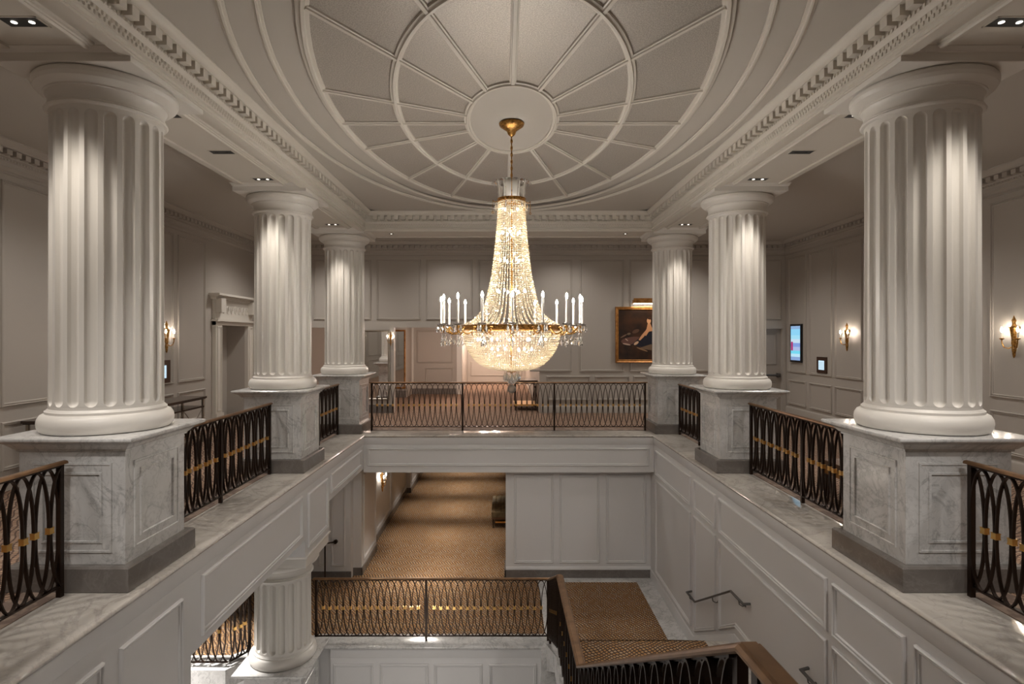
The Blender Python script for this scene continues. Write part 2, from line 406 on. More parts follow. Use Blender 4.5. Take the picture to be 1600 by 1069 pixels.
# ------------------------------------------------------------ upper walls
def dentil_cornice(mb, T, u0, u1, ztop, blocks=True):
    # protrusion profile from ceiling down the wall
    pr = [(.24, 0), (.24, -.02), (.20, -.05), (.17, -.075), (.17, -.095), (.07, -.1), (.07, -.185), (.05, -.2), (.05, -.225), (.03, -.24), (.03, -.3), (.012, -.315), (0, -.33)]
    mb.loops([[T(u0, ztop+z, p), T(u1, ztop+z, p)] for p, z in pr], close=False, cap0=False, cap1=False)
    n = int(abs(u1-u0)/.147)
    if blocks:
        for i in range(n):
            u = u0+(i+.5)*(u1-u0)/n; a = [T(u-.042, ztop-.102, .07), T(u+.042, ztop-.172, .155)]
            xs = sorted((a[0][0], a[1][0])); ysr = sorted((a[0][1], a[1][1])); mb.box(xs[0], xs[1], ysr[0], ysr[1], ztop-.172, ztop-.102)
    n = int(abs(u1-u0)/.05)
    for i in range(n):
        u = u0+(i+.5)*(u1-u0)/n; mb.ball(T(u, ztop-.212, .052), .014, 5, 4, 1.2)
def side_panels(mb, T, spans):
    for a, b in spans:
        panel(mb, T, [(a, 1.12), (b, 4.14)]); panel(mb, T, [(a, .27), (b, .92)])
def base_rail(mb, T, u0, u1):
    mb.loops([[T(u0, z, p), T(u1, z, p)] for z, p in ((.20,0),(.185,.014),(.16,.022),(0,.022))], close=False, cap0=False, cap1=False)
    mb.loops([[T(u0, z, p), T(u1, z, p)] for z, p in ((4.27,0),(4.26,.015),(4.235,.02),(4.225,0))], close=False, cap0=False, cap1=False)
mb = MB(); mb.box(XR, XR+.2, YN, YF+.2, -.3, ZC); struct('wall_right', mb, M['wall'])
mb = MB(); T = TX(XR, -1)
side_panels(mb, T, [(14.53, 15.42), (13.39, 14.36), (12.25, 13.26), (9.3, 11.9), (4.3, 9.02), (1.9, 4.15), (-.9, 1.75)])
base_rail(mb, T, YN, YF); dentil_cornice(mb, T, YN, YF, ZC); struct('trim_4', mb, M['wall'], 40)
# left wall with doorway recess 13.4 .. 14.75
mb = MB()
mb.box(XL-.2, XL, YN, 13.4, -.3, ZC); mb.box(XL-.2, XL, 14.75, YF+.2, -.3, ZC); mb.box(XL-.2, XL, 13.4, 14.75, 2.33, ZC)
mb.box(XL-.55, XL-.45, 13.3, 14.85, -.3, 2.4); mb.box(XL-.5, XL-.2, 13.3, 13.4, -.3, 2.4); mb.box(XL-.5, XL-.2, 14.75, 14.85, -.3, 2.4)
mb.box(XL-.5, XL-.2, 13.3, 14.85, 2.33, 2.45)
struct('wall_left', mb, M['wall'])
mb = MB(); T = TX(XL, 1)
side_panels(mb, T, [(11.72, 12.78), (9.7, 11.55), (7.6, 9.5), (3.3, 7.4), (.9, 3.1), (-1.1, .7)])
base_rail(mb, T, YN, 13.1); base_rail(mb, T, 15.05, YF); dentil_cornice(mb, T, YN, YF, ZC)
struct('trim_5', mb, M['wall'], 40)
mb = MB()   # carved doorcase on the left wall
for a, b in ((13.1, 13.4), (14.75, 15.05)):
    mb.box(XL, XL+.09, a, b, 0, 2.42); panel(mb, TX(XL+.09, 1), [(a+.05, .35), (b-.05, 2.3)], k=.8); mb.box(XL, XL+.12, a-.02, b+.02, 0, .3)
    mb.box(XL, XL+.2, a+.04, b-.04, 2.62, 2.95)
mb.box(XL, XL+.10, 13.1, 15.05, 2.33, 2.44)
mb.box(XL, XL+.07, 13.12, 15.03, 2.44, 2.92)
for i in range(9):   # scroll frieze
    u = 13.3+i*.195; pts = [TX(XL, 1)(u+.075*(1-t*.09)*cos(t*.8)*(1-t/14), 2.68+.12*(1-t/14)*sin(t*.8), .078) for t in range(12)]
    mb.tube(pts, .012, 5)
for z0, z1, p in ((2.92, 2.97, .13), (2.97, 3.0, .19), (3.0, 3.05, .25)): mb.box(XL, XL+p, 13.1-p*.6, 15.05+p*.6, z0, z1)
mb.box(XL, XL+.16, 13.06, 15.09, 2.415, 2.46)
struct('trim_6', mb, M['corn'], 40)
# far wall with opening (-5.6 .. -3.86) pier (-3.86 .. -3.1) opening (-3.1 .. .86)
mb = MB()
mb.box(XL, -5.6, YF, YF+.2, -.3, ZC); mb.box(-5.6, .86, YF, YF+.2, 2.31, ZC); mb.box(.86, 6.62, YF, YF+.2, -.3, ZC)
mb.box(6.62, 7.42, YF, YF+.2, 2.28, ZC); mb.box(7.42, XR, YF, YF+.2, -.3, ZC)
mb.box(-3.90, -3.08, YF, YF+.2, -.3, 2.31)
struct('wall_back', mb, M['wall'])
mb = MB(); T = TY(YF, -1)
dentil_cornice(mb, T, XL, XR, ZC)
for a, b in ((-6.6, -5.4), (-5.25, -3.7), (-3.55, -2.35), (-2.2, -.95), (-.8, .45), (.6, 1.75), (1.95, 3.15), (3.3, 4.3), (4.45, 6.35), (6.5, 7.4)):
    panel(mb, T, [(a, 2.52 if b < 1 or a > 6.4 else 1.12), (b, 4.15)])
for a, b in ((1.05, 2.23), (2.36, 3.3), (3.4, 5), (5.1, 6.4)): panel(mb, T, [(a, .34), (b, 1.0)])
for a, b in ((.9, 6.5), (-6.7, -5.6)): base_rail(mb, T, a, b)
for u0, u1 in ((-5.6, .9), (6.5, XR)): mb.loops([[T(u0, z, p), T(u1, z, p)] for z, p in ((4.27,0),(4.26,.015),(4.235,.02),(4.225,0))], close=False, cap0=False, cap1=False)
mb.box(6.5, 6.62, YF-.05, YF, 0, 2.28); mb.box(7.42, 7.52, YF-.05, YF, 0, 2.28); mb.box(6.5, 7.52, YF-.05, YF, 2.28, 2.40)
struct('trim_7', mb, M['wall'], 40)
mb = MB(); mb.box(6.62, 7.42, YF+.06, YF+.11, 0, 2.28); panel(mb, TY(YF+.06, -1), [(6.75, 1.3), (7.3, 2.15)], k=.7); panel(mb, TY(YF+.06, -1), [(6.75, .2), (7.3, .85)], k=.7)
d1 = struct('door_1', mb, M['door'], 40)
mb = MB(); mb.tube([(6.68, YF-.02, 1.02), (7.36, YF-.02, 1.02)], .025, 8); mb.box(7.3, 7.38, YF-.03, YF+.06, .97, 1.07); mb.box(6.66, 6.74, YF-.03, YF+.06, .97, 1.07)
mb.build('push_bar', M['steel'], d1, 40)
# near wall behind the camera
mb = MB(); mb.box(XL-.2, XR+.2, YN-.2, YN, -.3, ZC); mb.box(-V, V, VY0-.2, VY0, -4.25, -.06); struct('wall_front', mb, M['wall'])
# vestibule beyond
mb = MB()
mb.box(-5.8, -5.6, YF+.2, 19.6, 0, 2.5); mb.box(-5.8, -3.42, 19.6, 19.8, 0, 2.5); mb.box(-3.5, -3.42, 19.8, 20.8, 0, 2.5)
mb.box(-3.5, -1.75, 20.8, 21.0, 0, 2.5); mb.box(-1.95, -1.75, 21.0, 26, 0, 2.5); mb.box(-1.95, 1.2, 26, 26.2, 0, 2.5)
mb.box(.86, 1.06, YF+.2, 26, 0, 2.5)
for a, b in ((-5.3, -4.9), (-4.75, -4.1)): panel(mb, TY(19.6, -1), [(a, .4), (b, 2.1)], k=.8)
panel(mb, TY(20.8, -1), [(-3.25, 1.12), (-1.95, 2.3)]); panel(mb, TY(20.8, -1), [(-2.95, .3), (-1.95, .95)])
panel(mb, TY(26, -1), [(-1.6, 1.12), (.7, 2.3)]); panel(mb, TY(26, -1), [(-1.6, .3), (.7, .95)])
struct('wall_back', mb, M['wall'], 40)
mb = MB(); mb.box(-6, 1.3, YF+.2, 26.2, 2.42, 2.6); struct('ceiling', mb, M['ceil'])
mb = MB(); mb.box(-5.6, -3.42, 19.57, 19.6, 0, .24); mb.box(-3.42, -1.75, 20.77, 20.8, 0, .2); mb.box(-3.90, -3.08, YF-.03, YF, 0, .22)
struct('baseboard_back', mb, M['dmarb'])
mb = MB(); mb.box(-3.42, -3.36, 20.7, 20.8, .2, 2.4); mb.box(-1.80, -1.62, 20.68, 21.0, 0, 2.42); struct('trim_8', mb, M['colw'])

# ------------------------------------------------------------ ceilings
mb = MB()
mb.box(XL, -4.04, YN, YF, ZC, ZC+.1); mb.box(4.04, XR, YN, YF, ZC, ZC+.1)
mb.box(-4.04, 4.04, 13.16, YF, ZC, ZC+.1); mb.box(-4.04, 4.04, YN, 1.1, ZC, ZC+.1)
n = 160      # flat field with an oval hole
A3, B3 = 2.76, 4.85
hx, hy = 3.1, 5.05
outer = []; inner = []
for j in range(n):
    t = 2*pi*j/n; c, s = cos(t), sin(t); inner.append((A3*c, CY+B3*s, ZA))
    k = min(hx/abs(c) if abs(c) > 1e-6 else 1e9, hy/abs(s) if abs(s) > 1e-6 else 1e9) if False else None
    q = max(abs(A3*c)/hx, abs(B3*s)/hy); outer.append((A3*c/q, CY+B3*s/q, ZA))
mb.loops([outer, inner], cap0=False, cap1=False)
for sx in (-1, 1):
    for sy in (-1, 1):
        mb.add([(sx*hx, CY+sy*hy, ZA), (sx*hx, CY+sy*(hy-.6), ZA), (sx*(hx-.6), CY+sy*hy, ZA)], [(0,1,2)])
ering(mb, A3, B3, [(0, ZA), (0, ZA+.02), (-.30, ZA+.02)])
ering(mb, 2.455, 4.70, [(.02, ZA+.02), (0, ZA+.045), (-.31, ZA+.045)])
mb.box(-4.1, 4.1, 1, 13.2, ZA+.2, ZA+.25)
struct('ceiling', mb, M['ceil'], 30)
mb = MB()
ering(mb, .53, 1.06, [(0, 4.706), (-.52999, 4.706)])
struct('ceiling', mb, M['ceil'])
mb = MB()    # speckled panels
for e0, e1 in ((( .55, 1.09), (1.36, 2.87)), ((1.36, 2.87), (2.13, 4.30))):
    mb.loops([[(a*cos(2*pi*j/n), CY+b*sin(2*pi*j/n), 4.712) for j in range(n)] for a, b in (e0, e1)], cap0=False, cap1=False)
struct('ceiling', mb, M['speck'])
mb = MB()    # oval and radial ribs
def ribprof(w, z, h=.03): return [(w, z), (w*.96, z-h*.5), (w*.7, z-h*.6), (w*.62, z-h), (w*.38, z-h), (w*.3, z-h*.6), (w*.04, z-h*.5), (0, z)]
ering(mb, A3-.035, B3-.035, [(e, z) for e, z in ribprof(.075, ZA+.012, .035)])
ering(mb, 2.455-.035, 4.70-.035, [(e, z) for e, z in ribprof(.075, ZA+.035, .035)])
ering(mb, 2.15-.10, 4.34-.10, [(e, z) for e, z in ribprof(.12, ZA+.045, .05)])
ering(mb, 1.396-.09, 2.912-.09, [(e, z) for e, z in ribprof(.09, 4.715, .045)])
ering(mb, .58-.08, 1.149-.08, [(e, z) for e, z in ribprof(.085, 4.715, .045)])
for ang in [0, 31, 54, 77, 90, 103, 126, 149, 180]:
    for sg in ((1, -1) if ang not in (0, 180) else (1,)):
        t = radians(ang)*sg; c, s = sin(t), -cos(t)
        p = [Vector((.55*c, CY+1.12*s, 4.712)), Vector((2.09*c, CY+4.28*s, 4.712))]
        mb.bar(p, [(.036, 0), (.034, -.016), (.02, -.02), (.016, -.034), (-.016, -.034), (-.02, -.02), (-.034, -.016), (-.036, 0)], None)
struct('trim_9', mb, M['corn'], 35)
# atrium cornice
mb = MB(); bx0, bx1, by0, by1 = -2.87, 2.87, CY-4.84, CY+4.84
rectrun(mb, bx0, bx1, by0, by1, [(0, ZA), (0, 4.668), (.012, 4.655), (.035, 4.642), (.05, 4.618), (.05, 4.597), (.15, 4.597), (.15, 4.51), (.125, 4.50), (.12, 4.47), (.145, 4.45),
  (.155, 4.44), (.155, 4.36), (.14, 4.352), (.14, 4.335), (.16, 4.325), (.16, 4.30), (.17, 4.297), (.17, 4.28), (.27, 4.28), (.27, 4.35)])
def along(pitch):
    out = []
    for (ax, ay), (bx, by) in (((bx0, by0), (bx0, by1)), ((bx0, by1), (bx1, by1)), ((bx1, by0), (bx1, by1)), ((bx0, by0), (bx1, by0))):
        L = sqrt((bx-ax)**2+(by-ay)**2); nn = int(L/pitch); 
        ox = -1 if ax == bx and ax < 0 else (1 if ax == bx else 0); oy = (1 if ay > CY else -1) if ay == by else 0
        for i in range(nn): 
            t = (i+.5)/nn; out.append((ax+(bx-ax)*t, ay+(by-ay)*t, ox, oy))
    return out
for x, y, ox, oy in along(.147):
    w_ = .043
    if ox: mb.box(x+ox*.065, x+ox*.15, y-w_, y+w_, 4.515, 4.598)
    else: mb.box(x-w_, x+w_, y+oy*.065, y+oy*.15, 4.515, 4.598)
for x, y, ox, oy in along(.05): mb.ball((x+ox*.125, y+oy*.125, 4.484), .017, 5, 4, 1.1)
for k, (x, y, ox, oy) in enumerate(along(.026)):
    z = 4.40+(.018 if k % 2 else -.018)
    mb.ball((x+ox*.157, y+oy*.157, z), .014, 5, 3, 1.5)
struct('trim_10', mb, M['corn'], 40)
# entablature beams over the columns
mb = MB()
def beam_box(x0, x1, y0, y1): mb.box(x0, x1, y0, y1, 4.35, ZC+.1)
beam_box(-4.04, -3.03, 1.1, 13.16); beam_box(3.03, 4.04, 1.1, 13.16); beam_box(-3.03, 3.03, 12.13, 13.16); beam_box(-3.03, 3.03, 1.1, 2.13)
for sx in (-1, 1):
    ys = [2.2, COLY[0]-.56, COLY[0]+.56, COLY[1]-.56, COLY[1]+.56, COLY[2]-.56]
    for i in (0, 2, 4):
        mb.bar([(sx*3.34, ys[i], 4.35), (sx*3.34, ys[i+1]-.05, 4.35)], [(-.05, 0), (-.048, -.025), (-.035, -.03), (-.028, -.045), (-.008, -.045), (0, -.028), (.018, -.03), (.024, -.02), (.045, -.018), (.05, 0)], None)
        mb.box(sx*4.07, sx*3.99, ys[i], ys[i+1], 4.325, 4.36)
mb.bar([(-2.95, 12.45, 4.35), (2.95, 12.45, 4.35)], [(-.04, 0), (-.036, -.02), (.036, -.02), (.04, 0)], None)
mb.box(-3.0, 3.0, 13.13, 13.19, 4.325, 4.36)
struct('ceiling', mb, M['corn'], 40)

# ------------------------------------------------------------ columns and pedestals
def pedestal_parts(root):
    b = MB(); b.loops([[(-h, -h, z), (h, -h, z), (h, h, z), (-h, h, z)] for h, z in ((.50, .004), (.50, .19), (.485, .205), (.43, .205))])
    b.build('plinth', M['dmarb'], root)
    b = MB(); b.box(-.43, .43, -.43, .43, .2, 1.14)
    for T_ in (TX(.43, 1), TX(-.43, -1), TY(.43, 1), TY(-.43, -1)):
        panel(b, T_, [(-.325, .30), (.325, 1.03)], prof=[(0, .0), (.002, .012), (.018, .012), (.022, .004), (.075, .004), (.08, .014), (.095, .016), (.1, .002)])
    b.build('die', M['marb'], root, 40)
    b = MB(); b.loops([[(-h, -h, z), (h, -h, z), (h, h, z), (-h, h, z)] for h, z in ((.43, 1.12), (.445, 1.125), (.445, 1.14), (.46, 1.147), (.475, 1.165), (.50, 1.19), (.535, 1.205), (.545, 1.208), (.56, 1.215), (.567, 1.225), (.567, 1.24), (.562, 1.248), (.55, 1.25))])
    b.build('cap', M['marb'], root, 30)
def shaft_mesh(zb, zt, r0=.427, r1=.421):
    b = MB(); NF = 20; pitch = 2*pi/NF; hw = .355*pitch
    f0, f1 = zb+.045, zt-.04; rw = hw*r0
    rows = [zb, zb+.02, f0-.0001]; k = 7
    rows += [f0+rw*(1-cos(pi/2*i/k)) for i in range(0, k+1)]
    rows += [f0+rw+(f1-f0-2*rw)*i/6 for i in range(1, 6)]
    rows += [f1-rw*(1-cos(pi/2*(k-i)/k)) for i in range(0, k+1)]
    rows += [f1+.0001, zt]
    loops = []; NS = 10
    for z in rows:
        r = r0+(r1-r0)*(z-zb)/(zt-zb)
        if z < zb+.019: r = r0+.02
        if z > zt-.001: r = r1+.008
        s = min(z-f0, f1-z); lw_ = 0 if s <= 0 else (hw if s >= rw else hw*sqrt(max(0, 1-((rw-s)/rw)**2)))
        lw_ = max(lw_, hw*.02); lp = []
        for i in range(NF):
            c = i*pitch
            for j in range(NS+1):
                fr = -1+2*j/NS; d = .043*(lw_/hw)*(max(0, 1-abs(fr)**2.4))**.5 if s > 0 else 0
                a = c+fr*lw_; lp.append(((r-d)*cos(a), (r-d)*sin(a), z))
            a = c+pitch/2; lp.append((r*cos(a), r*sin(a), z))
        loops.append(lp)
    return b.loops(loops)
def column_parts(root, zb, zt):
    b = MB()
    b.lathe([(.46, zb), (.485, zb+.008), (.503, zb+.04), (.508, zb+.075), (.503, zb+.11), (.485, zb+.142), (.462, zb+.155), (.452, zb+.158), (.452, zb+.178), (.44, zb+.185), (.42, zb+.19)], 64)
    b.build('base_moulding', M['colw'], root, 35)
    shaft_mesh(zb+.18, zt-.275).build('shaft', M['colw'], root, 24)
    b = MB(); z = zt
    b.lathe([(.41, z-.285), (.428, z-.28), (.450, z-.274), (.459, z-.262), (.450, z-.250), (.442, z-.248), (.446, z-.240), (.442, z-.232), (.430, z-.230), (.431, z-.19), (.438, z-.155), (.452, z-.135), (.466, z-.132), (.466, z-.120), (.474, z-.116), (.503, z-.104), (.529, z-.082), (.543, z-.052), (.543, z-.025), (.532, z-.006), (.50, z)], 80)
    b.build('capital', M['colw'], root, 24)
def make_column(x, y, label, zb=1.25, zt=4.235, ab=(4.235, 4.355)):
    t = thing('fluted_column', label, 'column', (x, y, 0), 0, None)
    column_parts(t, zb, zt)
    b = MB(); z0, z1 = ab
    b.loops([[(-h, -h, z), (h, -h, z), (h, h, z), (-h, h, z)] for h, z in ((.545, z0), (.55, z0+.003), (.55, z1-.05), (.56, z1-.045), (.57, z1-.02), (.58, z1-.012), (.58, z1))])
    b.build('abacus', M['colw'], t, 30)
    return t
def make_pedestal(x, y, z, label):
    t = thing('marble_pedestal', label, 'pedestal', (x, y, z), 0, None); pedestal_parts(t); return t
side = {-1: 'left', 1: 'right'}
rank = ('nearest the viewer', 'second from the viewer', 'farthest, by the far balustrade')
proto = None
for sx in (-1, 1):
    for i, y in enumerate(COLY):
        lab = 'large white fluted column on the %s side of the stair well, %s' % (side[sx], rank[i])
        pl = 'veined white marble pedestal with dark plinth under the %s column, %s' % (side[sx], rank[i])
        if proto is None:
            proto = (make_column(sx*3.6, y, lab), make_pedestal(sx*3.6, y, 0, pl))
        else:
            a = copy_tree(proto[0]); a.location = (sx*3.6, y, 0); a['label'] = lab
            b_ = copy_tree(proto[1]); b_.location = (sx*3.6, y, 0); b_['label'] = pl
make_column(-3.6, 9.146, 'short white fluted column standing on the lower level under the left gallery beam', zb=-3.0, zt=-1.40, ab=(-1.40, -1.22))
pp = copy_tree(proto[1]); pp.location = (-3.6, 9.146, -4.25); pp['label'] = 'grey marble pedestal on the lowest floor under the short lower column'

# ------------------------------------------------------------ railings
def oval_mesh(p, h, half=False, slope=0., bd=.012):
    b = MB(); n = 40; L = []
    rng = range(n) if not half else range(n//2+1)
    for i in rng:
        t = 2*pi*i/n - pi/2 if not half else -pi/2+pi*i/(n/2)
        lp = []
        for o in (-.0065, .0065):
            for d in (-bd, bd):
                u = (p-.006+o)*cos(t); vz = (h/2-.006+o)*sin(t); lp.append((u, d, h/2+vz+slope*u))
        L.append([lp[0], lp[1], lp[3], lp[2]])
    if not half: L.append(L[0]); b.loops(L, cap0=False, cap1=False)
    else: b.loops(L)
    me = bpy.data.meshes.new('oval_baluster'); me.from_pydata(b.v, [], b.f); me.materials.append(M['iron'])
    me.polygons.foreach_set('use_smooth', [True]*len(me.polygons)); me.set_sharp_from_angle(angle=radians(40)); return me
def collar_mesh(p):
    b = MB(); b.box(-.024, .024, -.021, .021, -.024, -.018); b.box(-.024, .024, -.021, .021, .018, .024); b.box(-.021, .021, -.019, .019, -.019, .019)
    me = bpy.data.meshes.new('brass_collar'); me.from_pydata(b.v, [], b.f); me.materials.append(M['brass']); return me
COLLAR = collar_mesh(.116)
HR = [(-.030, -.012), (-.027, .004), (-.02, .010), (0, .014), (.02, .010), (.027, .004), (.030, -.012)]
HRW = [(-.040, -.018), (-.048, -.012), (-.048, -.002), (-.036, .008), (-.028, .008), (-.024, .014), (.024, .014), (.028, .008), (.036, .008), (.048, -.002), (.048, -.012), (.040, -.018)]
def child_mesh(me, name, parent, loc, rz=0):
    o = bpy.data.objects.new(name, me); COL.objects.link(o); o.parent = parent; o.location = loc; o.rotation_euler = (0, 0, rz); return o
def railing(label, a, b, posts, ztop=1.07, hr=HR, group=None, endcaps=(1, 1), slope=False, root=None, bd=.012, draw=None):
    """a, b ends (x, y, z of floor); posts = fractions including 0 and 1"""
    a = Vector(a); b = Vector(b); H = Vector((b.x-a.x, b.y-a.y, 0)); L = H.length; rz = math.atan2(H.y, H.x)
    sl = (b.z-a.z)/L
    t = thing('oval_railing', label, 'railing', a, rz, group)
    if root is None:
        m = MB(); e = .03
        m.bar([(-e*endcaps[0], 0, ztop-.014-sl*e), (L+e*endcaps[1], 0, ztop-.014+sl*(L+e))], hr, None); m.build('handrail', M['rail'], t)
    for zb_ in (.085, ztop-.035): m = MB(); m.bar([(0, 0, zb_), (L, 0, zb_+sl*L)], .034, .014); m.build('frame_bar', M['iron'], t)
    for f in (posts if draw is None else draw):
        m = MB(); m.box(-.019, .019, -.019, .019, -.0, ztop-.026); o = m.build('post', M['iron'], t); o.location = (min(max(L*f, .02), L-.02), 0, sl*L*f)
    h = ztop-.035-.085
    for i in range(len(posts)-1):
        u0, u1 = posts[i]*L, posts[i+1]*L; W = u1-u0; n = max(3, round((W-.27)/.116)+1); p = (W-.27)/(n-1)
        if n <= 3: p = (W-.2)/(n-1) 
        me = oval_mesh(p, h, slope=sl, bd=bd); mh = oval_mesh(p, h, True, slope=sl, bd=bd); mh2 = oval_mesh(p, h, True, slope=-sl, bd=bd)
        st = u0+(W-p*(n-1))/2
        for k in range(n):
            u = st+k*p; off = .009 if k % 2 else -.009
            child_mesh(me, 'oval_baluster', t, (u, off, .085+sl*u))
            child_mesh(COLLAR, 'brass_collar', t, (u, -off, .085+h/2+sl*u))
        child_mesh(mh, 'half_oval_baluster', t, (st-p+.002, .012, .085+sl*(st-p)))
        o = child_mesh(mh2, 'half_oval_baluster', t, (st+n*p-.002, .012 if (n % 2) else -.012, .085+sl*(st+n*p)), pi)
    if root is not None:
        cr, sr = cos(rz), sin(rz)
        for c in list(t.children):
            x, y_, z = c.location; c.parent = root; c.location = (a.x+x*cr-y_*sr, a.y+x*sr+y_*cr, a.z+z); c.rotation_euler = (0, 0, c.rotation_euler.z+rz)
        bpy.data.objects.remove(t)
    return t
G = 'oval pattern railings along the marble ledge'
railing('long bronze oval railing across the far end of the stair well', (-3.02, 12.65, 0), (3.02, 12.65, 0), (0, 1/3, 2/3, 1))
for sx in (-1, 1):
    s = side[sx]
    railing('bronze oval railing on the %s ledge between the nearest and second pedestals' % s, (sx*3.6, 8.63, 0), (sx*3.6, 5.62, 0), (0, .5, 1))
    railing('bronze oval railing on the %s ledge between the second and farthest pedestals' % s, (sx*3.6, 12.14, 0), (sx*3.6, 9.66, 0), (0, .5, 1))
    railing('bronze oval railing at the %s edge of the picture, in front of the nearest pedestal' % s, (sx*3.6, 4.57, 0), (sx*3.6, 2.1, 0), (0, .5, 1))
railing('wide bronze oval railing along the edge of the lower carpeted floor', (-3.3, 9.77, -3.1), (.67, 9.77, -3.1), (0, .475, 1))
LR = thing('oval_railing', 'small angled bronze oval railing left of the short lower column, under the left wall beam', 'railing', (0, 0, 0))
railing('section', (-6.3, 8.98, -3.1), (-4.40, 8.98, -3.1), (0, .5, 1), root=LR, draw=(0, .5))
railing('section', (-4.38, 8.99, -3.1), (-4.2, 9.33, -3.1), (0, 1), root=LR, draw=(1,))
m = MB(); m.bar([(-6.33, 8.98, -2.044), (-4.39, 8.98, -2.044), (-4.19, 9.35, -2.044)], HR, None); m.build('handrail', M['rail'], LR)
SR = thing('oval_railing', 'long bronze stair railing with wide handrail climbing from the lower landing to the bottom right', 'railing', (0, 0, 0))
for pa, pb, ps in (((.672, 9.60, -3.05), (.645, 7.68, -2.19), (0, 1)), ((.645, 7.62, -2.17), (.65, 5.58, -2.17), (0, 1)), ((.65, 5.5, -2.15), (.697, 1.90, -.03), (0, 1)), ((.699, 1.80, 0), (.745, 1.05, 0), (0, 1))):
    railing('section', pa, pb, ps, root=SR, bd=.026)
m = MB(); h_ = 1.056
m.bar([(.672, 9.79, -3.1+h_-.03), (.672, 9.62, -3.05+h_), (.645, 7.65, -2.17+h_), (.65, 5.54, -2.17+h_), (.697, 1.85, h_), (.745, 1.0, h_)], HRW, None); m.build('handrail', M['rail'], SR)

# ------------------------------------------------------------ staircase
st = thing('staircase', 'carpeted marble staircase rising from the lower landing towards the viewer', 'staircase', (0, 0, 0))
steps = []   # (y_front(far side), y_end, z)
y = 9.47
for i in range(6): steps.append((y, y-.3 if i < 5 else 6.0, -3.1+.155*(i+1))); y -= .3
y = 6.0
for i in range(12): steps.append((y, y-.3333, -2.17+.167*(i+1))); y -= .3333
b = MB(); c = MB()
for ya, yb, z in steps:
    b.box(.75, V-.03, yb, ya, z-.165, z); b.box(.75, V-.03, ya, ya+.015, z-.03, z-.0005)
    c.box(.95, 2.69, yb, ya+.02, z, z+.009); c.box(.95, 2.69, ya+.012, ya+.022, z-.16, z+.009)
b.build('marble_steps', M['ledge'], st); c.build('carpet_runner', M['carpl'], st)
b = MB(); top = [(9.78, -3.10), (9.6, -3.06), (7.66, -2.20), (5.54, -2.20), (2.0, -.09), (2.0, -.45), (5.9, -2.5), (7.9, -2.55), (9.4, -3.4), (9.72, -3.4)]
b.loops([[(x, y, z) for y, z in top] for x in (.60, .745)])
b.build('stringer', M['marb'], st)
b = MB(); b.box(.52, .80, 9.50, 9.8, -4.25, -3.12); b.build('newel_block', M['marb'], st)

# wall handrails
def wall_rail(label, pts, brackets):
    t = thing('wall_handrail', label, 'handrail', (0, 0, 0)); xw = V
    x = xw-.09; m = MB()
    P = [(x, y, z) for y, z in pts]; P = [(xw-.002, pts[0][0]+.02, pts[0][1]+.01)] + P + [(xw-.002, pts[-1][0]-.02, pts[-1][1]+.01)]
    m.bar(P, [(-.014, -.012), (-.018, .004), (-.008, .013), (.008, .013), (.018, .004), (.014, -.012)], None); m.build('rail', M['steel'], t, 50)
    for y, z in brackets:
        m = MB(); m.tube([(x, y, z-.01), (x+.01, y, z-.06), (x+.05, y, z-.085), (xw-.006, y, z-.075)], .007, 7); m.lathe([(.022, 0), (.022, .006), (.012, .01)], 12, (0, 0, 0))
        # turn rosette onto the wall
        k = len(m.v)-36
        for i in range(k, len(m.v)): px, py, pz = m.v[i]; m.v[i] = (xw-pz, y+px, z-.075+py)
        m.build('bracket', M['steel'], t, 50)
wall_rail('short pewter handrail sloping up the right stair wall', [(9.62, -2.21), (9.22, -2.19), (7.76, -1.37), (7.36, -1.36)], [(9.5, -2.2), (8.45, -1.76), (7.5, -1.37)])
wall_rail('pewter handrail starting at the bottom right corner of the picture', [(5.92, -1.37), (5.55, -1.36), (2.4, .5)], [(5.8, -1.37), (4.2, -.57)])
t = thing('wall_handrail', 'slim brown handrail post and wall arm left of the lower corridor', 'handrail', (-3.81, 11.95, -3.1))
m = MB(); m.tube([(0, 0, 0), (0, 0, .84), (.02, .03, .86), (.13, .28, .80)], .016, 8); m.build('rail', M['iron'], t, 50)
m = MB(); m.tube([(.128, .275, .80), (.137, .318, .80)], .045, 12); m.build('wall_rosette', M['iron'], t, 50)

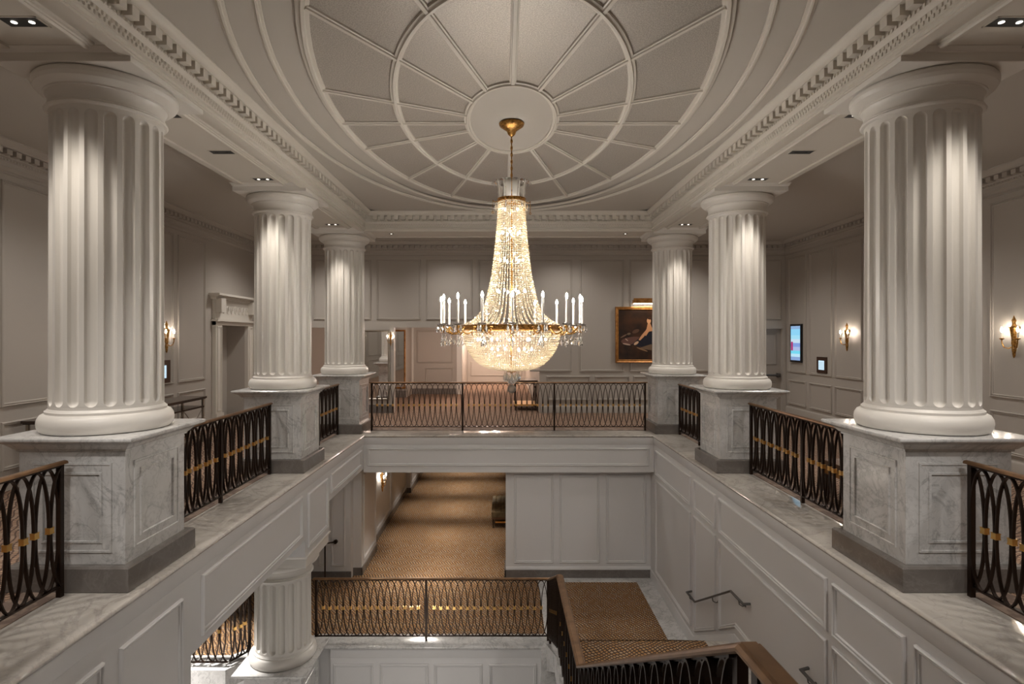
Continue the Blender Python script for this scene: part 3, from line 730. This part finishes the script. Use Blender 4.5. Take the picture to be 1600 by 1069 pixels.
# ------------------------------------------------------------ chandelier
CH = thing('chandelier', 'huge tiered crystal chandelier of glowing bead strands with sixteen candle arms', 'chandelier', (0, CY, 0))
m = MB(); m.lathe([(.001, 4.53), (.02, 4.535), (.045, 4.56), (.06, 4.60), (.11, 4.635), (.15, 4.665), (.157, 4.69), (.14, 4.706)], 32); m.build('canopy', M['gilt'], CH, 40)
m = MB()
for i in range(14):   # twisted hanging links
    z = 4.54-.042*i
    pts = [(.011*cos(a+i*pi/2*0)*(1 if i % 2 else .3), .011*cos(a)*(.3 if i % 2 else 1), z-.022+.028*sin(a)) for a in [2*pi*k/10 for k in range(10)]]
    m.tube(pts, .0045, 5, True)
m.tube([(0, 0, 4.56), (0, 0, 3.70)], .008, 8); m.build('hanging_chain', M['gilt'], CH, 50)
def revolve_strands(prof, n, bead, sq=1.25):
    # prof: list of (r, z), beads placed along its length on n meridians
    b = MB(); seg = []; tot = 0
    for i in range(len(prof)-1):
        l = sqrt((prof[i+1][0]-prof[i][0])**2+(prof[i+1][1]-prof[i][1])**2); seg.append((tot, l)); tot += l
    k = int(tot/(bead*2*sq*.96))
    for q in range(k):
        d = (q+.5)*tot/k
        for i, (s0, l) in enumerate(seg):
            if s0 <= d <= s0+l+1e-9:
                f = (d-s0)/l; r = prof[i][0]+(prof[i+1][0]-prof[i][0])*f; z = prof[i][1]+(prof[i+1][1]-prof[i][1])*f; break
        for j in range(n):
            a = 2*pi*(j+(.0))/n; x, y = r*cos(a), r*sin(a); s = bead; h = bead*sq; ca, sa = cos(a+q), sin(a+q)
            b.add([(x+s*ca, y+s*sa, z), (x-s*sa, y+s*ca, z), (x-s*ca, y-s*sa, z), (x+s*sa, y-s*ca, z), (x, y, z+h), (x, y, z-h)],
                  [(0,1,4),(1,2,4),(2,3,4),(3,0,4),(1,0,5),(2,1,5),(3,2,5),(0,3,5)])
    return b
up = [(.165, 3.72), (.172, 3.5), (.19, 3.3), (.215, 3.05), (.245, 2.82), (.275, 2.68), (.31, 2.52), (.35, 2.41), (.41, 2.32), (.49, 2.25), (.60, 2.20)]
tag(revolve_strands(up, 46, .0115).build('bead_strands', M['bead'], CH), kind='stuff')
bw = [(.60, 2.13), (.595, 2.06), (.575, 1.97), (.54, 1.89), (.48, 1.80), (.40, 1.725), (.30, 1.675), (.18, 1.65), (.06, 1.645)]
tag(revolve_strands(bw, 112, .0115).build('bead_bowl', M['bead'], CH), kind='stuff')
def hoop(name, r, z0, z1, th=.006):
    m = MB(); m.lathe([(r, z0), (r+th, z0), (r+th, z0+.006), (r+.002, z0+.009), (r+.002, z1-.009), (r+th, z1-.006), (r+th, z1), (r, z1), (r-.003, z1), (r-.003, z0), (r, z0)], 64, caps=False); return m.build(name, M['gilt'], CH, 40)
hoop('brass_hoop', .605, 2.135, 2.198, .012); hoop('brass_hoop', .168, 3.72, 3.76, .01)
hoop('brass_hoop', .06, 1.62, 1.645, .004)
m = MB(); m.tube([(0, 0, 3.75), (0, 0, 1.6)], .014, 8); m.build('inner_stem', M['gilt'], CH, 50)
# leaf crown
lf = MB(); prf = [(0, 0, .030), (.004, .05, .032), (.008, .11, .034), (.012, .16, .036), (.02, .195, .037), (.04, .215, .034), (.062, .212, .026), (.078, .195, .015), (.084, .178, .004)]
L = []
for r, z, wd in prf: L.append([(r+.16, -wd, z), (r+.152, 0, z+.004), (r+.16, wd, z), (r+.168, 0, z-.001)])
lf.loops(L)
me = None
for j in range(14):
    if me is None: o = lf.build('crystal_leaf', M['leaf'], CH, 40); me = o.data; o.location = (0, 0, 3.76)
    else: o = child_mesh(me, 'crystal_leaf', CH, (0, 0, 3.76), 2*pi*j/14)
dp = MB(); dp.lathe([(.001, 0), (.004, -.004), (.003, -.014), (.009, -.026), (.017, -.050), (.019, -.066), (.013, -.082), (.001, -.094)], 8)
dme = bpy.data.meshes.new('crystal_drop'); dme.from_pydata(dp.v, [], dp.f); dme.materials.append(M['crys'])
# candle arms
arm = MB(); pts = []
for i in range(15):
    t_ = i/14; x = .61+.26*t_; z = 2.165-.085*sin(pi*min(1, t_*1.05))-0.0*t_+.02*t_; pts.append((x, 0, z))
arm.tube(pts, .009, 7); arm.tube([(.61, 0, 2.10), (.64, 0, 2.07), (.66, 0, 2.09), (.65, 0, 2.115)], .006, 6)
arm.ball((.615, 0, 2.165), .02, 8, 6)
arm.lathe([(.004, 2.10), (.012, 2.12), (.008, 2.145), (.016, 2.165), (.012, 2.18), (.014, 2.195)], 10, (.87, 0, 0))
sleeve = MB(); sleeve.lathe([(.0135, 2.215), (.0135, 2.49), (.008, 2.495)], 12, (.87, 0, 0))
pan = MB(); pan.lathe([(.015, 2.185), (.035, 2.19), (.05, 2.20), (.052, 2.208), (.034, 2.202), (.014, 2.215)], 16, (.87, 0, 0))
bulb = MB(); bulb.lathe([(.001, 2.49), (.009, 2.497), (.014, 2.513), (.011, 2.533), (.001, 2.555)], 10, (.87, 0, 0))
oa = None
for j in range(16):
    a = 2*pi*j/16 - pi/2
    if oa is None:
        oa = arm.build('candle_arm', M['gilt'], CH, 50); oa.location = (0, 0, 0); oa.rotation_euler = (0, 0, a)
        s1 = sleeve.build('candle', M['candle'], oa, 40); s2 = bulb.build('bulb', M['bulb'], oa, 60); s3 = pan.build('drip_pan', M['crys'], oa, 40)
        for k, (dx, dy, dz) in enumerate(((.05, 0, 2.2), (0, .05, 2.2), (0, -.05, 2.2), (-.02, 0, 2.09))):
            child_mesh(dme, 'crystal_drop', oa, (.87+dx, dy, dz))
    else:
        o = copy_tree(oa, CH); o.rotation_euler = (0, 0, a)
# swags of small beads between the arms and clusters under them
b = MB()
for j in range(16):
    a0 = 2*pi*j/16-pi/2; a1 = a0+2*pi/16
    for i in range(15):
        f = (i+.5)/15; a = a0+(a1-a0)*f; r = .86; z = 2.10-.10*sin(pi*f); x, y = r*cos(a), r*sin(a)
        b.ball((x, y, z), .0075, 6, 4)
tag(b.build('bead_swag', M['crys'], CH), kind='stuff')
for j in range(16):
    a = 2*pi*(j)/16-pi/2
    for r, z in ((.80, 2.045), (.865, 2.03)): child_mesh(dme, 'crystal_drop', CH, (r*cos(a), r*sin(a), z), a)
# small upper arms with drops
for j in range(6):
    a = 2*pi*j/6+.15
    m = MB(); m.tube([(.17, 0, 3.735), (.20, 0, 3.715), (.225, 0, 3.725), (.235, 0, 3.74)], .005, 6); m.tube([(.235, 0, 3.735), (.235, 0, 3.60)], .003, 5)
    m.tube([(.235+.012*cos(q), .012*sin(q)*0, 3.588+.012*sin(q)) for q in [2*pi*k/10 for k in range(10)]], .004, 5, True)
    o = m.build('upper_arm', M['gilt'], CH, 50); o.rotation_euler = (0, 0, a); child_mesh(dme, 'crystal_drop', o, (.20, 0, 3.71)); 
# finial drops and ball
for j in range(8):
    a = 2*pi*j/8; child_mesh(dme, 'crystal_drop', CH, (.085*cos(a), .085*sin(a), 1.635), a).scale = (1.25, 1.25, 1.45)
for j in range(4):
    a = 2*pi*j/4+.4; child_mesh(dme, 'crystal_drop', CH, (.035*cos(a), .035*sin(a), 1.59), a).scale = (1.1, 1.1, 1.3)
m = MB(); m.ball((0, 0, 1.41), .055, 12, 8); m.tube([(0, 0, 1.62), (0, 0, 1.46)], .006, 6); m.build('crystal_ball', M['crys'], CH)
# inner bulbs
ib = MB(); ib.lathe([(.001, -.016), (.008, -.010), (.011, .0), (.008, .012), (.001, .022)], 8)
ibm = bpy.data.meshes.new('inner_bulb'); ibm.from_pydata(ib.v, [], ib.f); ibm.materials.append(M['ibulb'])
for z, r, nb in ((3.62, .09, 3), (3.34, .11, 5), (3.0, .14, 6), (2.62, .18, 8), (2.02, .42, 12), (1.9, .25, 6)):
    for j in range(nb):
        a = 2*pi*j/nb+z; child_mesh(ibm, 'inner_bulb', CH, (r*cos(a), r*sin(a), z))

# ------------------------------------------------------------ sconces
def make_sconce(loc, rz, label):
    t = thing('wall_sconce', label, 'wall light', loc, rz)      # local +Y points away from the wall
    m = MB(); m.lathe([(.004, -.30), (.018, -.27), (.022, -.22), (.03, -.17), (.024, -.12), (.035, -.08), (.03, -.02), (.05, .10), (.075, .15), (.07, .16), (.03, .17), (.02, .22), (.03, .26), (.012, .30), (.004, .33)], 14, (0, .055, 0))
    m.build('back_urn', M['gilt'], t, 50)
    for s in (-1, 1):
        m = MB(); m.tube([(0, .06, -.12), (s*.05, .09, -.16), (s*.11, .11, -.14), (s*.135, .12, -.07), (s*.135, .12, -.03)], .009, 7)
        m.lathe([(.01, -.03), (.032, -.015), (.034, -.008), (.012, 0)], 12, (s*.135, .12, 0))
        a = m.build('arm', M['gilt'], t, 50)
        m = MB(); m.lathe([(.010, 0), (.010, .085)], 10, (s*.135, .12, 0)); m.build('candle', M['candle'], a, 40)
        m = MB(); m.lathe([(.001, .085), (.011, .095), (.016, .115), (.011, .14), (.001, .165)], 10, (s*.135, .12, 0)); m.build('bulb', M['sbulb'], a, 60)
    return t
sc0 = make_sconce((XR, 8.55, 2.04), pi/2, 'gilded two candle wall sconce on the right wall, nearest the viewer')
for loc, rz, lab in (((XR, 12.72, 2.04), pi/2, 'gilded two candle wall sconce on the right wall, beyond the second column'),
        ((XL, 11.25, 2.04), -pi/2, 'gilded two candle wall sconce on the left wall above the small framed notice'),
        ((-3.0, YF+.0, 2.06), pi, 'lit sconce between the two mirrors beyond the far left column'),
        ((-3.32, 15.0, -1.68), -pi/2, 'small lit sconce on the left wall of the lower corridor')):
    o = copy_tree(sc0); o.location = loc; o.rotation_euler = (0, 0, rz); o['label'] = lab
    if lab.startswith('lit sconce'): o.location = (-3.16, YF-.0, 2.0); o.scale = (.62, .62, .62)

# ------------------------------------------------------------ recessed downlights with their lamps
def downlight(x, y, z, label, target, power, twin=True, angle=58, size=.05, color=WARM):
    t = thing('recessed_downlight', label, 'ceiling light', (x, y, z))
    m = MB(); w_, h_ = (.075, .15) if twin else (.06, .06)
    m.box(-h_, h_, -w_, -w_+.012, -.004, .0); m.box(-h_, h_, w_-.012, w_, -.004, 0); m.box(-h_, -h_+.012, -w_, w_, -.004, 0); m.box(h_-.012, h_, -w_, w_, -.004, 0)
    m.build('trim_frame', M['corn'], t)
    m = MB(); m.box(-h_+.01, h_-.01, -w_+.01, w_-.01, -.002, -.0005); m.build('recess', M['hole'], t)
    for dx in ((-.065, .065) if twin else (0,)):
        m = MB(); m.lathe([(.020, -.006), (.020, -.0025)], 16, (dx, 0, 0)); m.build('lens', M['lens'] if power > 0 else M['hole'], t, 40)
    if power > 0: lamp('SPOT', (0, 0, -.03), power, color, Vector(target)-Vector((x, y, z)), size, angle, 1.0, name='lamp_light').parent = t
    return t
ordn = {4.2: 'before the nearest column', 5.97: 'just beyond the nearest column', 7.16: 'midway between the first two columns', 8.38: 'just before the second column', 9.95: 'just beyond the second column', 11.75: 'before the farthest column'}
for sx in (-1, 1):
    for y, nm in ordn.items():
        ci = {4.2: 0, 5.97: 0, 7.16: None, 8.38: 1, 9.95: 1, 11.75: 2}[y]
        lab = 'recessed twin spotlight in the %s beam soffit %s' % (side[sx], nm)
        if ci is None: downlight(sx*3.6, y, 4.35, lab, (sx*3.6, y, 0), 0)
        else:
            cy_ = COLY[ci]; downlight(sx*3.6, y, 4.35, lab, (sx*3.6, cy_ + (-.42 if y < cy_ else .42), 2.6), LI['col'], angle=54, size=.11)
for x in (-2.6, 2.6): downlight(x, 12.8, 4.35, 'small recessed spotlight in the far soffit, on the %s' % ('left' if x < 0 else 'right'), (x*1.25, 12.66, 1.5), 45, twin=False)
# lamps without fixtures: added fill in the galleries and lower hall, corridor downlights
for sx in (-1, 1):
    gx = 5.4 if sx > 0 else -5.2
    for k, y in enumerate((.4, 3.4, 6.6, 9.8, 13.6)):
        lamp('SPOT', (gx, y, ZC-.03), LI['gal'], SOFT, (gx, y, 0), .12, 140, .9)  # unseen spot added as general gallery fill
for x in (-4.5, -1.5, 1.5, 4.5): lamp('SPOT', (x, 14.4, ZC-.03), LI['gal']*.8, SOFT, (x, 14.4, 0), .12, 140, .9)  # same added fill over the far gallery
for x in (-3, 0, 3): lamp('SPOT', (x, .3, ZC-.03), LI['near'], SOFT, (x, 3, 0), .3, 150, .9)  # unseen spots added to fill the near end
for y in (12.9, 14.8, 17.3, 19.7, 22.2):
    for x in (-2.2, -1.0): lamp('SPOT', (x, y, -.82), LI['cor'], WARM, (x, y, -3), .12, 72, .8)
for x, y in ((-5.0, 8.6), (-5.6, 7.6)): lamp('SPOT', (x, y, -.4), LI['pit'], SOFT, (x, y+.3, -3), .06, 62, .5)  # added spots that whiten the lower left floor
for x, y in ((-1.8, 4.0), (-1.5, 7.5)): lamp('POINT', (x, y, -3.9), 12, SOFT, size=.3)  # invented soft points brightening the lower walls from below
for x, y in ((-1, 23), (-.5, 24.5), (-1.6, 17.8)): lamp('POINT', (x, y, 2.3), LI['ved'], (1, .78, .66), size=.1)  # added warm points that lift the vestibule floor

for x in (-1.9, 1.9): lamp('SPOT', (x, 12.5, -.82), 250, WARM, (x, 10.6, -3.1), .25, 95, .9)  # added under the far gallery to brighten the lower carpet and landing
for x in (-2.6, 2.6): lamp('SPOT', (x, 1.62, 4.30), 260, SOFT, (x*.5, 9.3, -3.2), .12, 52, .8)  # unseen spots added at the near beam to lift the lower walls
# ------------------------------------------------------------ furniture and wall pieces
def console(x, y0, y1, H, label):
    t = thing('console_table', label, 'console table', (x, y0, 0)); D = .5; L = y1-y0
    m = MB(); m.box(-D/2, D/2, 0, L, H-.035, H); m.box(-D/2+.015, D/2-.015, .015, L-.015, H-.05, H-.035); m.build('table_top', M['dwood'], t)
    m = MB(); m.box(-D/2+.03, D/2-.03, .04, L-.04, H-.21, H-.18); m.build('shelf', M['dwood'], t)
    for yy in (.06, L-.06):
        for xx in (-D/2+.05, D/2-.05): m = MB(); m.box(xx-.018, xx+.018, yy-.018, yy+.018, 0, H-.05); m.build('leg', M['silver'], t)
    m = MB(); x_ = D/2-.05; n_ = 2; wd = (L-.12)/n_
    for i in range(n_):
        a = .06+i*wd; m.tube([(x_, a, .1), (x_, a+wd, H-.22)], .008, 6); m.tube([(x_, a+wd, .1), (x_, a, H-.22)], .008, 6)
    m.tube([(-x_, .06, .1), (x_, .06, H-.22)], .008, 6); m.tube([(x_, .06, .1), (-x_, .06, H-.22)], .008, 6)
    m.box(-x_, x_, .05, .07, .09, .11); m.box(-x_, x_, L-.07, L-.05, .09, .11); m.box(x_-.01, x_+.01, .06, L-.06, .09, .11)
    m.build('cross_brace', M['silver'], t)
console(-6.35, 7.75, 9.3, .92, 'dark topped console table at the far left edge, behind the nearest left column')
console(-6.2, 9.9, 11.35, .89, 'dark topped console table with crossed metal legs under the left wall notice')
# vestibule console
t = thing('console_table', 'dark wood console with gilded bands beyond the far railing', 'console table', (.62, 16.6, 0))
m = MB(); m.box(-.45, .22, -.5, .5, .80, .84); m.build('table_top', M['dwood'], t)
m = MB(); m.box(-.44, .21, -.49, .49, .76, .80); m.box(-.44, .21, -.49, .49, .14, .17); m.build('gilded_band', M['brass'], t)
for xx in (-.4, .17):
    for yy in (-.45, .45): m = MB(); m.box(xx-.02, xx+.02, yy-.02, yy+.02, 0, .78); m.build('leg', M['dwood'], t)
# bench in the right gallery
t = thing('gallery_bench', 'long dark wooden bench behind the right railing', 'bench', (4.25, 5.9, 0))
m = MB(); m.box(-.22, .22, 0, 1.6, .40, .47); m.build('seat', M['wood'], t)
m = MB(); m.box(-.21, -.19, .03, 1.57, .30, .40); m.box(.19, .21, .03, 1.57, .30, .40); m.build('apron', M['gwood'], t)
for xx in (-.18, .18):
    for yy in (.06, 1.54): m = MB(); m.box(xx-.025, xx+.025, yy-.025, yy+.025, 0, .40); m.build('leg', M['dwood'], t)
# tufted ottoman in the lower corridor
t = thing('tufted_bench', 'olive tufted bench with dark legs at the right side of the lower corridor', 'bench', (-.16, 15.5, -3.1))
m = MB(); nx, ny = 12, 30; L = []
W_, L_ = .55, 1.62
g = [[None]*(ny+1) for _ in range(nx+1)]
vs = []; fs = []
for i in range(nx+1):
    for j in range(ny+1):
        x, y = -W_/2+W_*i/nx, L_*j/ny
        e = min(i, nx-i, j, ny-j); z = .46-.03*(1 if e == 0 else 0)-.022*(abs(sin(pi*i/3))*abs(sin(pi*j/3)) < .01 and e > 0)
        g[i][j] = len(vs); vs.append((x, y, z))
for i in range(nx):
    for j in range(ny): fs.append((g[i][j], g[i+1][j], g[i+1][j+1], g[i][j+1]))
m.add(vs, fs); m.loops([[(-W_/2, 0, z), (W_/2, 0, z), (W_/2, L_, z), (-W_/2, L_, z)] for z in (.30, .43)], cap1=False)
m.build('tufted_cushion', M['tuft'], t)
m = MB(); m.box(-W_/2+.01, W_/2-.01, .01, L_-.01, .24, .30); m.build('apron', M['wood'], t)
m = MB(); m.box(-W_/2+.1, W_/2, .0, .012, .15, .19); m.build('brass_stretcher', M['brass'], t)
for xx in (-.23, .23):
    for yy in (.05, 1.57): m = MB(); m.lathe([(.016, 0), (.03, .24)], 8, (xx, yy, 0)); m.build('leg', M['dwood'], t)
# painting and picture light
PX0, PX1, PZ0, PZ1 = 2.91, 4.45, 1.36, 2.87
t = thing('framed_painting', 'gold framed dark portrait painting on the far wall beside the farthest right column', 'painting', (0, YF-.034, 0))
m = MB(); panel(m, TY(0, -1), [(PX0, PZ0), (PX1, PZ1)], prof=[(0, -.034), (0, .05), (.02, .06), (.04, .045), (.07, .05), (.085, .03), (.09, 0)]); m.build('frame', M['gwood'], t, 40)
m = MB(); m.box(PX0+.08, PX1-.08, -.02, -.0, PZ0+.08, PZ1-.08); m.build('canvas', mat('dark painted canvas', (.055, .022, .010), .35, noise=(3.5, (.014, .008, .006), .35, .65)), t)
PAINT = t
def blot(name, pts, col, dz=.021):
    m = MB(); m.loops([[(PX0+u, -dz-q, PZ0+v) for u, v in pts] for q in (0, .002)]); m.build(name, mat(name+' paint', col, .4), PAINT)
def ell(cx, cz, a, b, n=18, ph=0): return [(cx+a*cos(2*pi*k/n)*cos(ph)-b*sin(2*pi*k/n)*sin(ph), cz+a*cos(2*pi*k/n)*sin(ph)+b*sin(2*pi*k/n)*cos(ph)) for k in range(n)]
blot('painted_sofa', ell(.45, .60, .3, .10, ph=.1), (.13, .06, .045), .020)
blot('painted_drapery', [(.62, .50), (.85, .62), (1.38, .50), (1.38, .25), (1.0, .33), (.7, .38)], (.16, .10, .06), .021)
blot('painted_dress', [(.45, .50), (.70, .72), (.86, .98), (1.0, 1.0), (1.15, .75), (1.25, .45), (.95, .50), (.7, .42)], (.012, .012, .02), .022)
blot('painted_figure', [(.76, .78), (.84, .92), (.87, 1.06), (.93, 1.08), (.97, .98), (1.02, .86), (.9, .84), (.82, .72)], (.62, .30, .14), .024)
blot('painted_head', ell(.90, 1.13, .055, .075), (.66, .34, .17), .0262)
blot('painted_hair', ell(.92, 1.20, .06, .035), (.05, .02, .01), .0285)
blot('painted_arm', [(.62, .62), (.70, .74), (.80, .86), (.84, .80), (.76, .70), (.66, .60)], (.60, .30, .15), .0305)
blot('painted_hand', ell(.56, .53, .075, .035, ph=.6), (.62, .40, .25), .0262)
blot('painted_ruffle', ell(.30, .50, .11, .02, ph=-.2), (.45, .30, .22), .0245)
t = thing('picture_light', 'brass picture light shining above the gold framed painting', 'picture light', (0, YF, 0))
m = MB(); m.box(3.34, 4.02, -.26, -.17, 2.95, 3.04); m.box(3.37, 3.99, -.25, -.18, 3.04, 3.09); m.build('shade', M['gwood'], t)
m = MB(); m.tube([(3.68, -.18, 3.02), (3.68, 0, 3.10)], .012, 8); m.build('arm', M['brass'], t, 40)
m = MB(); m.box(3.36, 4.0, -.245, -.185, 2.943, 2.949); m.build('lamp_tube', emit('picture lamp', (1, .88, .7), 22), t)
# digital screen and notices
def wallbox(T_, u0, u1, z0, z1, p0, p1, m):
    a = T_(u0, z0, p0); b = T_(u1, z1, p1); m.box(a[0], b[0], a[1], b[1], z0, z1)
T = TX(XR, -1); t = thing('digital_screen', 'tall glowing blue digital screen on the right wall', 'screen', (0, 0, 0))
m = MB(); wallbox(T, 14.70, 15.26, 1.40, 2.39, 0, .05, m); m.build('screen_frame', M['frame'], t)
bands = [(2.26, 2.34, (.30, .48, .75)), (2.10, 2.26, (.30, .72, 1.0)), (2.0, 2.10, (.40, .80, 1.0)), (1.90, 2.0, (.62, .80, .95)), (1.80, 1.90, (.25, .38, .80)), (1.70, 1.80, (.45, .55, .85)), (1.62, 1.70, (.2, .75, .95)), (1.54, 1.62, (.55, .85, 1)), (1.45, 1.54, (.28, .42, .72))]
for i, (a, b_, c_) in enumerate(bands):
    m = MB(); wallbox(T, 14.745, 15.215, a, b_, .0505, .053, m); m.build('display_band', emit('screen glow %d' % i, c_, .55), t)
m = MB(); wallbox(T, 15.10, 15.20, 1.70, 1.93, .0535, .055, m); m.build('display_figure', emit('screen figure red', (.5, .05, .2), .5), t)
t = thing('framed_notice', 'small dark framed white notice on the right wall beside the digital screen', 'notice', (0, 0, 0))
m = MB(); wallbox(T, 13.58, 14.0, 1.19, 1.575, 0, .03, m); m.build('notice_frame', M['bframe'], t)
m = MB(); wallbox(T, 13.67, 13.91, 1.27, 1.49, .031, .034, m); m.build('notice_sheet', M['paper_glow'], t)
m = MB()
for k in range(5): wallbox(T, 13.70, 13.88-.02*(k % 2), 1.31+.033*k, 1.314+.033*k, .035, .036, m)
m.build('notice_lines', mat('grey print', (.2, .25, .3), .6), t)
T = TX(XL, 1); t = thing('framed_notice', 'small dark framed white notice on the left wall beside the nearest left column', 'notice', (0, 0, 0))
m = MB(); wallbox(T, 10.85, 11.42, 1.16, 1.60, 0, .03, m); m.build('notice_frame', M['bframe'], t)
m = MB(); wallbox(T, 10.95, 11.28, 1.25, 1.50, .031, .034, m); m.build('notice_sheet', M['paper_glow'], t)
m = MB()
for k in range(5): wallbox(T, 10.99, 11.24-.02*(k % 2), 1.29+.037*k, 1.294+.037*k, .035, .036, m)
m.build('notice_lines', mat('grey print left', (.2, .25, .3), .6), t)
# mirrors of the vestibule
def mirror(label, x0, x1, y, z0, z1, fr):
    t = thing('wall_mirror', label, 'mirror', (0, y, 0))
    m = MB(); m.box(x0, x1, -.012, -.001, z0, z1); m.build('glass', M['mirror'], t)
    m = MB(); panel(m, TY(0, -1), [(x0-.05, z0-.05), (x1+.05, z1+.05)], prof=[(0, 0), (0, .03), (.03, .035), (.05, .02), (.055, .012)]); m.build('frame', fr, t)
mirror('tall mirror on the pier right beside the farthest left column', -3.84, -3.24, YF, .40, 2.20, M['silver'])
mirror('second tall mirror with gilt edge, deeper beyond the far railing', -4.1, -3.5, 19.6, .35, 2.25, M['gwood'])

blot('painted_stroke', ell(.22, .72, .10, .015, ph=.5), (.20, .12, .08), .0215)
blot('painted_stroke', ell(.30, .62, .05, .012, ph=-.7), (.50, .34, .26), .027)
blot('painted_stroke', ell(.55, .85, .10, .05, ph=.4), (.10, .05, .03), .0213)
blot('painted_stroke', ell(.36, .78, .05, .03, ph=.2), (.16, .11, .07), .0227)
blot('painted_stroke', ell(1.12, .60, .07, .012, ph=.9), (.30, .22, .16), .027)
blot('painted_stroke', ell(.72, .36, .16, .02, ph=-.35), (.26, .15, .08), .0236)
GR = {'fluted_column': 'fluted columns around the stair well', 'marble_pedestal': 'marble pedestals under the fluted columns', 'oval_railing': 'bronze railings with oval balusters',
      'recessed_downlight': 'spotlights recessed in the beam soffits', 'wall_sconce': 'gilded candle wall sconces', 'wall_handrail': 'stair wall handrails',
      'framed_notice': 'small framed notices on the gallery walls', 'console_table': 'console tables along the walls', 'wall_mirror': 'tall mirrors beyond the far railing'}
for o in list(bpy.data.objects):
    k = o.name.split('.')[0]
    if o.parent is None and k in GR: o['group'] = GR[k]
